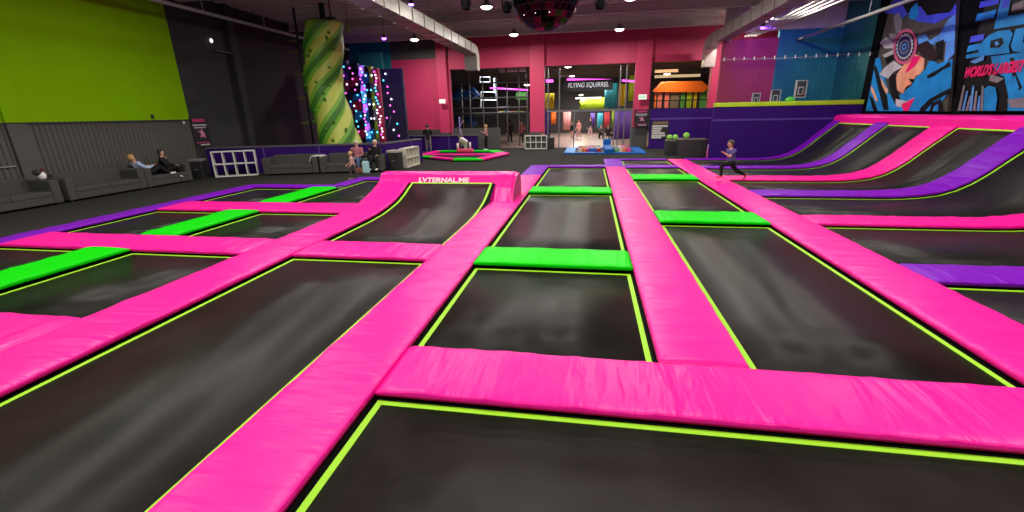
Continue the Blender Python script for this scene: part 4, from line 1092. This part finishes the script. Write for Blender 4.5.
def movehead(label, px, py, Y):
    p = at(px, py, Y)
    t = thing('stage_light', label, 'stage light', tuple(p))
    MB().box(-.14, .14, -.12, .12, .22, .34, bev=.02).build('base', SBL, t)
    for s in (-.15, .12): MB().box(s, s + .03, -.06, .06, -.06, .24).build('yoke', SBL, t)
    MB().lathe([(0, .16), (.09, .14), (.11, 0), (.12, -.14), (.1, -.16), (0, -.15)], 14).build('head', SBL, t)
    MB().tube([(0, 0, .3), (0, 0, CZ - p.z)], .025, 6).build('hanger', SBL, t)
    return t
movehead('black stage light left of the mirror ball, beside a bright ceiling light', 466, 4, 15)
movehead('black stage light touching the left side of the mirror ball', 507, 7, 15)
movehead('black stage light right of the mirror ball', 600, 3, 15)
# coloured spot lamps
def spotcan(label, px, py, Y, colr, energy, target=None, white=False, size=.11):
    p = at(px, py, Y)
    t = thing('spot_lamp', label, 'spot lamp', tuple(p))
    MB().lathe([(0, .16), (.08, .15), (.11, 0), (.09, -.01)], 14).build('can', BLK, t)
    MB().ell((0, 0, -.02), (size, size, .07)).build('lens', glow(label[:12] + str(px), colr, 14 if not white else 10), t)
    MB().tube([(0, 0, .15), (0, 0, CZ - p.z)], .012, 5).build('hanger_rod', BLK, t)
    if energy:
        ld = bpy.data.lights.new('spot', 'SPOT'); ld.energy = energy; ld.color = colr; ld.spot_size = 1.9; ld.spot_blend = .8; ld.shadow_soft_size = .12
        lo = bpy.data.objects.new('spot_lamp_beam', ld); COL.objects.link(lo); lo.location = p + Vector((0, -.0, -.12))
        d = Vector(target) - lo.location; lo.rotation_euler = d.to_track_quat('-Z', 'Y').to_euler()
    return t
spotcan('violet spot lamp glowing between the right duct and the teal sheet', 763, 27, 23.5, (.30, .05, 1), 330, (9.2, 26.2, 4.9))
spotcan('violet spot lamp glowing above the climbing towers', 384, 38, 22.5, (.35, .06, 1), 200, (-12.5, 25.5, 3.4))
spotcan('violet spot lamp beside the top of the left duct', 411, 4, 20, (.25, .1, 1), 0)
spotcan('white spot lamp among the bars on the right, near the violet lamp', 772, 17, 21.5, (1, .9, .75), 0, white=True, size=.06)
spotcan('blue wash lamp high over the right murals', 930, -40, 16.5, (.18, .2, 1), 260, (12, 20, 5.6))
# interior lights
def arealamp(x, y, z, e, c, s=.8):
    ld = bpy.data.lights.new('inner', 'AREA'); ld.size = s; ld.energy = e; ld.color = c
    lo = bpy.data.objects.new('inner_lamp', ld); COL.objects.link(lo); lo.location = (x, y, z)
inner = [(568, 67, 36, 'back hall light nearest the central pillar'), (572, 76, 42, 'second back hall light'), (578, 90, 46, 'third back hall light'), (581, 95, 50, 'farthest back hall light'), (527, 85, 37, 'back hall light left of the central pillar'), (667, 74, 37, 'back hall light above the orange tent')]
for px, py, Y, lb in inner:
    p = at(px, py, Y)
    p.z = min(p.z, 5.6)
    t = thing('ceiling_light', lb, 'ceiling light', tuple(p))
    MB().lathe([(0, .1), (.2, .09), (.26, 0)], 16).build('housing', HBG, t); MB().ell((0, 0, 0), (.24, .24, .06)).build('diffuser', HB, t)
    MB().tube([(0, 0, .1), (0, 0, 6.0 - p.z)], .012, 5).build('hanger_rod', HBG, t)
    arealamp(p.x, p.y, p.z - .12, 170, (1, .92, .8), .4)
arealamp(0, 40, 5.5, 380, (1, .9, .85), 1.2); arealamp(1, 48, 5.5, 380, (1, .9, .85), 1.2); arealamp(5.4, 34.5, 5.4, 170, (1, .75, .4), .8); arealamp(-6.5, 37, 5.3, 260, (.8, .85, 1), .8)

# ---------------------------------------------------------------- people
def remeshed(name, mb, m, parent, vox, smooth=4):
    me = bpy.data.meshes.new('tmp'); me.from_pydata(mb.v, [], mb.f)
    bm = bmesh.new(); bm.from_mesh(me); bmesh.ops.remove_doubles(bm, verts=bm.verts, dist=1e-6); bmesh.ops.recalc_face_normals(bm, faces=bm.faces); bm.to_mesh(me); bm.free()
    o = bpy.data.objects.new('tmp', me); COL.objects.link(o)
    r = o.modifiers.new('r', 'REMESH'); r.mode = 'VOXEL'; r.voxel_size = vox; r.use_smooth_shade = True
    q = o.modifiers.new('s', 'SMOOTH'); q.factor = .5; q.iterations = smooth
    bpy.context.view_layer.update()
    me2 = bpy.data.meshes.new_from_object(o.evaluated_get(bpy.context.evaluated_depsgraph_get()))
    bpy.data.objects.remove(o); bpy.data.meshes.remove(me)
    me2.name = name; me2.materials.clear(); me2.materials.append(m)
    o = bpy.data.objects.new(name, me2); COL.objects.link(o)
    if parent: o.parent = parent
    return o
def limb(mb, a, b, ra, rb, mid=None):
    a, b = Vector(a), Vector(b); n = 7; pts = []; rs = []
    for i in range(n + 1):
        u = i / n; pts.append(a.lerp(b, u)); r = ra + (rb - ra) * u
        if mid: r += mid * math.sin(PI * min(1, u * 1.5)) if u < .67 else 0
        rs.append(r)
    mb.tube(pts, rs, 12); mb.ell(a, ra, u=12, w=8); mb.ell(b, rb, u=12, w=8)
def D(*v): return Vector(v).normalized()
def person(label, h, loc, rotz, pose, shirt, pants, shoes, hair, hairlen=0, skin=None, vox=.011, group=None, sleeves=1, dress=None, hat=None, wide=1.0, child=False):
    """the figure faces +y in its own frame; pose holds unit directions for every limb"""
    skin = skin or SKIN
    t = thing('person', label, 'person', loc, rotz, group)
    sp = D(*pose.get('spine', (0, 0, 1))); hd = D(*pose.get('head', (0, 0, 1))); look = D(*pose.get('look', (0, 1, 0)))
    side = D(*pose.get('side', (1, 0, 0))); hs = D(*pose.get('hips', (1, 0, 0)))
    HL = h * (.15 if child else .132)
    P = Vector((0, 0, 0)); torso = h * .30
    NB = P + sp * torso; front = side.cross(sp) * -1
    front = sp.cross(side) if sp.cross(side).dot(look) > 0 else side.cross(sp)
    W = h * .105 * wide
    J = {}
    arms = {}
    for k, sg in (('R', 1), ('L', -1)):
        sh = NB - sp * h * .035 + side * sg * W
        u, f = pose['arm' + k][:2]; u, f = D(*u), D(*f)
        el = sh + u * h * .165; wr = el + f * h * .145
        hp = P + hs * sg * h * .052
        a, b = pose['leg' + k][:2]; a, b = D(*a), D(*b)
        kn = hp + a * h * .245; an = kn + b * h * .235
        ft = D(*pose['leg' + k][2]) if len(pose['leg' + k]) > 2 else D(0, 1, 0)
        J[k] = dict(sh=sh, el=el, wr=wr, hp=hp, kn=kn, an=an, ft=ft, fd=f, ud=u, sd=b)
    # drop the figure onto its support
    if 'hipz' in pose: off = Vector((0, 0, pose['hipz']))
    else:
        low = min(min(J[k]['an'].z - h * .04, (J[k]['an'] + J[k]['ft'] * h * .1).z - h * .02) for k in 'RL'); off = Vector((0, 0, -low))
    P = P + off; NB = NB + off
    for k in 'RL':
        for q in ('sh', 'el', 'wr', 'hp', 'kn', 'an'): J[k][q] = J[k][q] + off
    HC = NB + hd * (h * .035 + HL * .5)
    # --- body: one continuous skin
    mb = MB()
    limb(mb, P, P + sp * torso * .5, h * .075 * wide, h * .072 * wide); limb(mb, P + sp * torso * .5, NB - sp * h * .06, h * .072 * wide, h * .08 * wide)
    limb(mb, NB - sp * h * .03, HC - hd * HL * .2, h * .036, h * .032)
    hr = sp.cross(look) if False else look.cross(hd); 
    if hr.length < .1: hr = side
    hr.normalize(); lk = hd.cross(hr).normalized()
    if lk.dot(look) < 0: lk = -lk
    HT = Matrix((hr, lk, hd)).transposed().to_4x4()
    mb.ell(HC + hd * HL * .06, (HL * .37, HL * .44, HL * .45), T=HT); mb.ell(HC - hd * HL * .2 + lk * HL * .07, (HL * .28, HL * .33, HL * .30), T=HT)
    mb.ell(HC - hd * HL * .06 + lk * HL * .45, (HL * .06, HL * .10, HL * .09), T=HT, u=8, w=6)           # nose
    mb.ell(HC - hd * HL * .42 + lk * HL * .27, (HL * .12, HL * .10, HL * .08), T=HT, u=8, w=6)           # chin
    for sg in (1, -1): mb.ell(HC - hd * HL * .03 + hr * sg * HL * .37, (HL * .05, HL * .09, HL * .13), T=HT, u=8, w=6)   # ears
    for k, sg in (('R', 1), ('L', -1)):
        j = J[k]
        limb(mb, NB - sp * h * .05, j['sh'], h * .045, h * .034)
        limb(mb, j['sh'], j['el'], h * .031, h * .024); limb(mb, j['el'], j['wr'], h * .025, h * .016)
        limb(mb, j['hp'], j['kn'], h * .055, h * .034); limb(mb, j['kn'], j['an'], h * .034, h * .021, h * .007)
        limb(mb, j['an'] - Vector((0, 0, h * .012)), j['an'] + j['ft'] * h * .09 + j['sd'] * h * .018, h * .02, h * .014)
        # hand: palm, four fingers and a thumb
        f = j['fd']; ax = f.cross(j['ud']);
        if ax.length < .15: ax = f.cross(Vector((0, 1, 0)) if abs(f.y) < .8 else Vector((0, 0, 1)))
        ax = (ax.normalized() + side * .3).normalized(); wv = (ax - f * ax.dot(f)).normalized(); nv = f.cross(wv).normalized()
        if nv.dot(P - j['wr']) < 0: nv = -nv
        pc = j['wr'] + f * h * .028
        HT2 = Matrix((wv, f, nv)).transposed().to_4x4()
        mb.ell(pc, (h * .024, h * .032, h * .012), T=HT2, u=12, w=8)
        fr = max(h * .0052, vox * .62)
        for q, (o_, ln) in enumerate(((-.018, .034), (-.006, .042), (.006, .04), (.018, .032))):
            b0 = pc + wv * h * o_ * 1.15 + f * h * .022; b1 = b0 + (f * .93 + nv * .3).normalized() * h * ln * .55; b2 = b1 + (f * .7 + nv * .7).normalized() * h * ln * .5
            mb.tube([b0, b1, b2], [fr, fr, fr * .85], 6)
        tb = pc - wv * h * .02 - f * h * .008
        mb.tube([tb, tb + (-wv * .7 + f * .7).normalized() * h * .022, tb + (-wv * .35 + f * .9 + nv * .2).normalized() * h * .042], [fr * 1.15, fr * 1.1, fr * .9], 6)
    body = remeshed('body', mb, skin, t, vox, 3)
    # --- shirt
    mb = MB(); g_ = h * .012
    limb(mb, P + sp * h * .0, P + sp * torso * .5, h * .088 * wide + g_ * .3, h * .085 * wide); limb(mb, P + sp * torso * .45, NB - sp * h * .07, h * .084 * wide, h * .088 * wide)
    for k in 'RL':
        j = J[k]; limb(mb, NB - sp * h * .05, j['sh'], h * .055, h * .046)
        limb(mb, P + sp * torso * .75 + (j['sh'] - NB) * .45, j['sh'], h * .06, h * .046)
        e = j['sh'].lerp(j['el'], .62) if sleeves < 1 else j['el']
        limb(mb, j['sh'], e, h * .045, h * .036)
        if sleeves >= 1: limb(mb, j['el'], j['el'].lerp(j['wr'], .9), h * .035, h * .026)
    if dress:
        limb(mb, P, P - Vector((0, 0, h * .14)), h * .09, h * .10)
    remeshed('top', mb, shirt, t, vox * 1.2, 4)
    # --- trousers
    mb = MB(); limb(mb, P + sp * h * .01, P + sp * h * .045, h * .088 * wide, h * .084 * wide)
    for k in 'RL':
        j = J[k]; limb(mb, j['hp'], j['kn'], h * .064, h * .044); limb(mb, j['kn'], j['kn'].lerp(j['an'], .95), h * .044, h * .031, h * .005)
        limb(mb, P, j['hp'], h * .07, h * .064)
    remeshed('trousers', mb, pants, t, vox * 1.2, 4)
    for k in 'RL':
        j = J[k]; mb = MB()
        a = j['an'] + j['sd'] * h * .012; dn = (j['sd'] - j['ft'] * j['sd'].dot(j['ft'])).normalized()
        limb(mb, a - j['ft'] * h * .018 + dn * h * .004, a + j['ft'] * h * .035 + dn * h * .004, h * .027, h * .026)
        limb(mb, a + j['ft'] * h * .035 + dn * h * .008, a + j['ft'] * h * .095 + dn * h * .012, h * .026, h * .019)
        remeshed('shoe', mb, shoes, t, vox, 2)
    # --- face and hair
    mb = MB()
    for sg in (1, -1): mb.ell(HC + hd * HL * .06 + hr * sg * HL * .15 + lk * HL * .40, HL * .055, u=8, w=6)
    mb.build('eyes', EYE, body)
    MB().ell(HC - hd * HL * .26 + lk * HL * .385, (HL * .12, HL * .035, HL * .03), T=HT, u=8, w=6).build('mouth', LIP, body)
    mb = MB()
    for a_ in range(7):
        th = PI * .66 * a_ / 6; kn = 1 if a_ == 0 else 10
        for b_ in range(kn):
            ph = 2 * PI * (b_ + .5 * (a_ % 2)) / kn
            d = Vector((math.sin(th) * math.cos(ph), math.sin(th) * math.sin(ph), math.cos(th)))
            if d.y > .30 and d.z < .52 - .1 * (abs(d.x) > .6): continue
            p = HC + hd * HL * .08 + HT.to_3x3() @ Vector((d.x * HL * .36, d.y * HL * .43 - HL * .02, d.z * HL * .45))
            mb.ell(p, HL * .13, u=8, w=6)
    if hairlen:
        for sg in (-1, -.4, .4, 1):
            p = HC + hr * sg * HL * .36 - lk * HL * (.16 + .15 * (1 - abs(sg)))
            limb(mb, p + hd * HL * .1, p - hd * HL * hairlen - lk * HL * .05, HL * .16, HL * .10)
    remeshed('hair', mb, hair, body, vox, 3)
    return t
DN = (0, 0, -1)
WALK = dict(armR=((.2, .1, -1), (.1, .5, -1)), armL=((-.2, -.1, -1), (-.1, .3, -1)), legR=((.05, .22, -1), (.03, -.05, -1)), legL=((-.05, -.12, -1), (-.03, -.3, -1)))
STAND = dict(armR=((.18, .05, -1), (.05, .35, -1)), armL=((-.18, .05, -1), (-.05, .35, -1)), legR=((.06, .03, -1), (.03, -.04, -1)), legL=((-.06, .03, -1), (-.03, -.04, -1)))
# the running boy heads to the left of the photo (his own +y), seen from his left side
RUN = dict(spine=(0, .16, 1), head=(0, .22, 1), look=(0, 1, -.08), armL=((-.25, .75, -.75), (.12, .8, .52)), armR=((.35, -.75, -.6), (.2, .25, -.9)),
           side=(.96, .25, 0), legL=((-.03, .98, -.16), (0, -.03, -1), (0, 1, -.05)), legR=((.05, -.66, -.75), (.02, -.90, -.42), (0, .45, -.9)))
PURT = cloth('purple tee', (.085, .06, .19)); BLKC = cloth('black', (.010, .010, .012)); REDS = mat('pink red shoe', (.62, .04, .10), .5)
boy = person('boy in purple t-shirt and black leggings running left along the long pink pad', 1.44, (4.52, 15.4, 0.0), PI / 2 + .18, RUN, PURT, BLKC, REDS, HAIRB, sleeves=.6, vox=.009, child=True)
# reclining adult on the left wall sofa: local +y points along the wall, away from the camera
REC = dict(spine=(-.1, -.62, .78), head=(0, -.25, 1), look=(.25, .9, .1), hipz=.50, armR=((.25, .55, -.5), (-.1, .9, .35)), armL=((-.35, .5, -.6), (.2, .9, .2)),
           legR=((.1, .88, .42), (.12, .72, -.66), (.1, .9, .2)), legL=((-.05, .9, .32), (.1, .75, -.62), (0, .9, .25)))
person('person in light blue top lying back against the armrest of the left wall sofa', 1.62, (-15.55, 13.58, FZ), -.25, REC, cloth('pale blue', (.33, .40, .62)), BLKC, mat('white shoe', (.7, .7, .68), .5), HAIRY, vox=.011)
SIT = dict(spine=(0, -.12, 1), head=(0, .08, 1), look=(0, 1, 0), hipz=.53, armR=((.25, .45, -.85), (-.35, .55, .65)), armL=((-.22, .4, -.9), (.3, .9, -.1)),
           legR=((.12, 1, .05), (.02, .12, -1), (0, 1, 0)), legL=((-.12, 1, .05), (-.02, .1, -1), (0, 1, 0)))
SITL = dict(SIT, armR=((.25, .6, -.8), (-.145, -.02, .22)), legR=((.05, 1, .3), (-.45, -.1, -.7), (-.5, .6, -.1)), legL=((-.25, .9, .3), (.45, 0, -.7), (.5, .6, -.1)), hipz=.50)
person('person in black with long dark hair sitting hand to chin on the left wall sofa', 1.6, (-15.48, 14.28, FZ), -1.0, SITL, BLKC, BLKC, mat('white trainer', (.5, .5, .5), .5), HAIRK, hairlen=.75, vox=.011)
# the couple on the barrier sofa
p = along(6.55, .78)
PLAID = mat('plaid shirt', (.30, .10, .12), .85); JEANS = cloth('jeans', (.07, .12, .22))
person('white haired adult in a reddish plaid shirt and jeans sitting on the barrier sofa', 1.62, (p[0], p[1], FZ), PI + ang - .1, SIT, PLAID, JEANS, MATS['white shoe'], HAIRW, vox=.011, wide=1.1)
p = along(7.32, .78)
person('adult in black sitting at the right end of the barrier sofa', 1.66, (p[0], p[1], FZ), PI + ang - .15, SIT, BLKC, BLKC, MATS['white shoe'], HAIRW, vox=.011, wide=1.05)
p = at(363, 171.5, 17.4)
def bag(label, loc, c, w, h, d, rotz=0, strap=True):
    t = thing('bag', label, 'bag', loc, rotz)
    MB().box(-w / 2, w / 2, -d / 2, d / 2, 0, h, bev=min(w, d) * .3).build('body', mat(label[:9] + ' bag', c, .7), t)
    MB().tube([(-w * .25, 0, h - .01), (-w * .2, 0, h + .1), (w * .2, 0, h + .1), (w * .25, 0, h - .01)], .012, 6).build('handle', mat(label[:9] + ' strap', tuple(v * .6 for v in c), .7), t)
p = along(6.72, 1.36); bag('brown bag on the floor between the seated couple', (p[0], p[1], FZ), (.16, .05, .03), .36, .24, .24, ang)
p = along(6.98, 1.40); bag('pale blue bag on the floor in front of the seated couple', (p[0], p[1], FZ), (.30, .52, .56), .28, .5, .2, ang)
# walking child with a headband
KID = dict(spine=(0, .1, 1), head=(0, .15, 1), look=(0, 1, -.2), armR=((.2, .3, -1), (0, .7, -.6)), armL=((-.25, .1, -1), (0, .6, -.7)), legR=((.06, .35, -1), (.03, .05, -1)), legL=((-.06, -.25, -1), (-.03, -.35, -1)))
k_ = person('small child with curly blond hair walking on the carpet in front of the seated couple', 1.04, (-8.72, 15.6, FZ), 2.2, KID, cloth('dusty pink', (.45, .26, .24)), cloth('grey brown', (.07, .05, .055)), mat('tan shoe', (.4, .25, .2), .6), HAIRY, hairlen=.12, vox=.009, sleeves=.6, child=True)
# leaning man at the back barrier
LEAN = dict(STAND, spine=(0, .12, 1), armL=((-.2, .7, -.7), (0, .9, .1)), armR=((.2, .6, -.8), (0, .95, .1)), look=(-.3, 1, 0))
person('man in black top and grey trousers leaning on the barrier behind the ring trampoline', 1.74, (-10.0, 27.4, FZ), .35, LEAN, BLKC, cloth('grey jean', (.15, .145, .14)), BLKC, HAIRK, vox=.013)
BEND = dict(spine=(0, .85, .5), head=(0, .8, .5), look=(0, .8, -.5), armR=((.1, .45, -.9), (0, .2, -1)), armL=((-.1, .45, -.9), (0, .2, -1)), legR=((.1, .2, -1), (.05, -.2, -1)), legL=((-.1, .15, -1), (-.05, -.2, -1)))
person('child in a white t-shirt bending over beside the tether pole', 1.3, (-7.55, 27.4, FZ), PI / 2 - .3, BEND, cloth('white tee', (.62, .58, .58)), cloth('pale skin trousers', (.42, .32, .3)), BLKC, HAIRB, vox=.012, sleeves=.6, child=True)
sn = thing('floor_toy', 'pink toy seat on the ring trampoline by the bending child', 'toy', (-7.35, 26.4, FZ + .076))
MB().box(-.5, .5, -.2, .2, 0, .22, bev=.08).build('base', mat('pink toy', (.7, .05, .12), .5), sn)
MB().tube([(-.45, 0, .15), (-.45, 0, .55)], .07, 8).build('pillar', mat('pale toy', (.6, .5, .5), .5), sn); MB().tube([(.3, 0, .15), (.32, 0, .6)], .07, 8).build('pillar', mat('pale toy', (.6, .5, .5), .5), sn)
HOLD = dict(STAND, armR=((.25, .35, -.9), (-.5, .7, .5)), armL=((-.25, .35, -.9), (.5, .7, .45)))
person('woman with blond hair in a rose top standing right of the bending child', 1.62, (-6.7, 29.3, FZ), PI * .65, HOLD, cloth('rose', (.32, .14, .16)), BLKC, mat('white shoe', (.7, .7, .68), .5), HAIRY, hairlen=.8, vox=.013)
person('person in dark clothes standing indoors left of the person in red', 1.78, (-6.2, 35.6, FZ), .4, STAND, cloth('charcoal', (.03, .03, .035)), BLKC, MATS['white shoe'], HAIRK, vox=.016)
person('person in a dull red top standing indoors left of the central pillar', 1.7, (-5.15, 34.6, FZ), PI, HOLD, cloth('dull red', (.26, .05, .07)), BLKC, MATS['white shoe'], HAIRB, vox=.016)
person('person in black standing just inside the glass entrance, leftmost of the people there', 1.5, (-1.5, 39.5, FZ), PI * .7, STAND, BLKC, cloth('blush', (.5, .25, .25)), MATS['white shoe'], HAIRB, vox=.017)
person('person in pink walking through the glass entrance hall, left of the tall walker', 1.62, (-1.0, 42, FZ), 2.4, WALK, cloth('salmon top', (.6, .25, .22)), cloth('blush', (.5, .25, .25)), MATS['white shoe'], HAIRB, vox=.017)
person('tall person in dark top and pale trousers striding in the glass entrance hall', 1.8, (.05, 44, FZ), 2.0, WALK, cloth('charcoal', (.03, .03, .035)), cloth('pale pink', (.55, .33, .36)), MATS['white shoe'], HAIRK, vox=.017)
SITF = dict(SIT, hipz=.42)
crowd = [((1.0, 41.5), PI, cloth('grey brown', (.07, .05, .055)), 'grey brown', HAIRB, 'leftmost of the group sitting inside the glass entrance'), ((1.55, 40.3), PI + .5, BLKC, 'black', HAIRK, 'second from the left of the group sitting inside the glass entrance'),
         ((2.25, 39.6), PI - .4, cloth('cream', (.5, .46, .38)), 'cream', HAIRB, 'in front of the group sitting inside the glass entrance'), ((3.0, 41.0), PI, cloth('navy top', (.02, .03, .07)), 'navy', HAIRY, 'rightmost of the group sitting inside the glass entrance')]
for (x, y), rz, sh, nm, hr_, wh in crowd:
    person('person in %s, %s' % (nm, wh), 1.62, (x, y, FZ), rz, SITF, sh, BLKC, BLKC, hr_, vox=.018)
    s_ = thing('stool', 'low stool under the person in %s inside the glass entrance' % nm, 'stool', (x, y, FZ), rz)
    MB().box(-.25, .25, -.25, .2, .27, .33, bev=.02).build('seat', BLK, s_)
    for sx in (-.2, .2):
        for sy in (-.2, .15): MB().tube([(sx, sy, 0), (sx, sy, .28)], .02, 6).build('leg', STEEL, s_)
# ---------------------------------------------------------------- world and view
w = bpy.data.worlds.new('world'); S.world = w; w.use_nodes = True
w.node_tree.nodes['Background'].inputs[0].default_value = (.62, .60, .66, 1)
w.node_tree.nodes['Background'].inputs[1].default_value = .22
S.view_settings.view_transform = 'Standard'; S.view_settings.look = 'None'; S.view_settings.exposure = 0; S.view_settings.gamma = 1
S.view_settings.use_curve_mapping = False
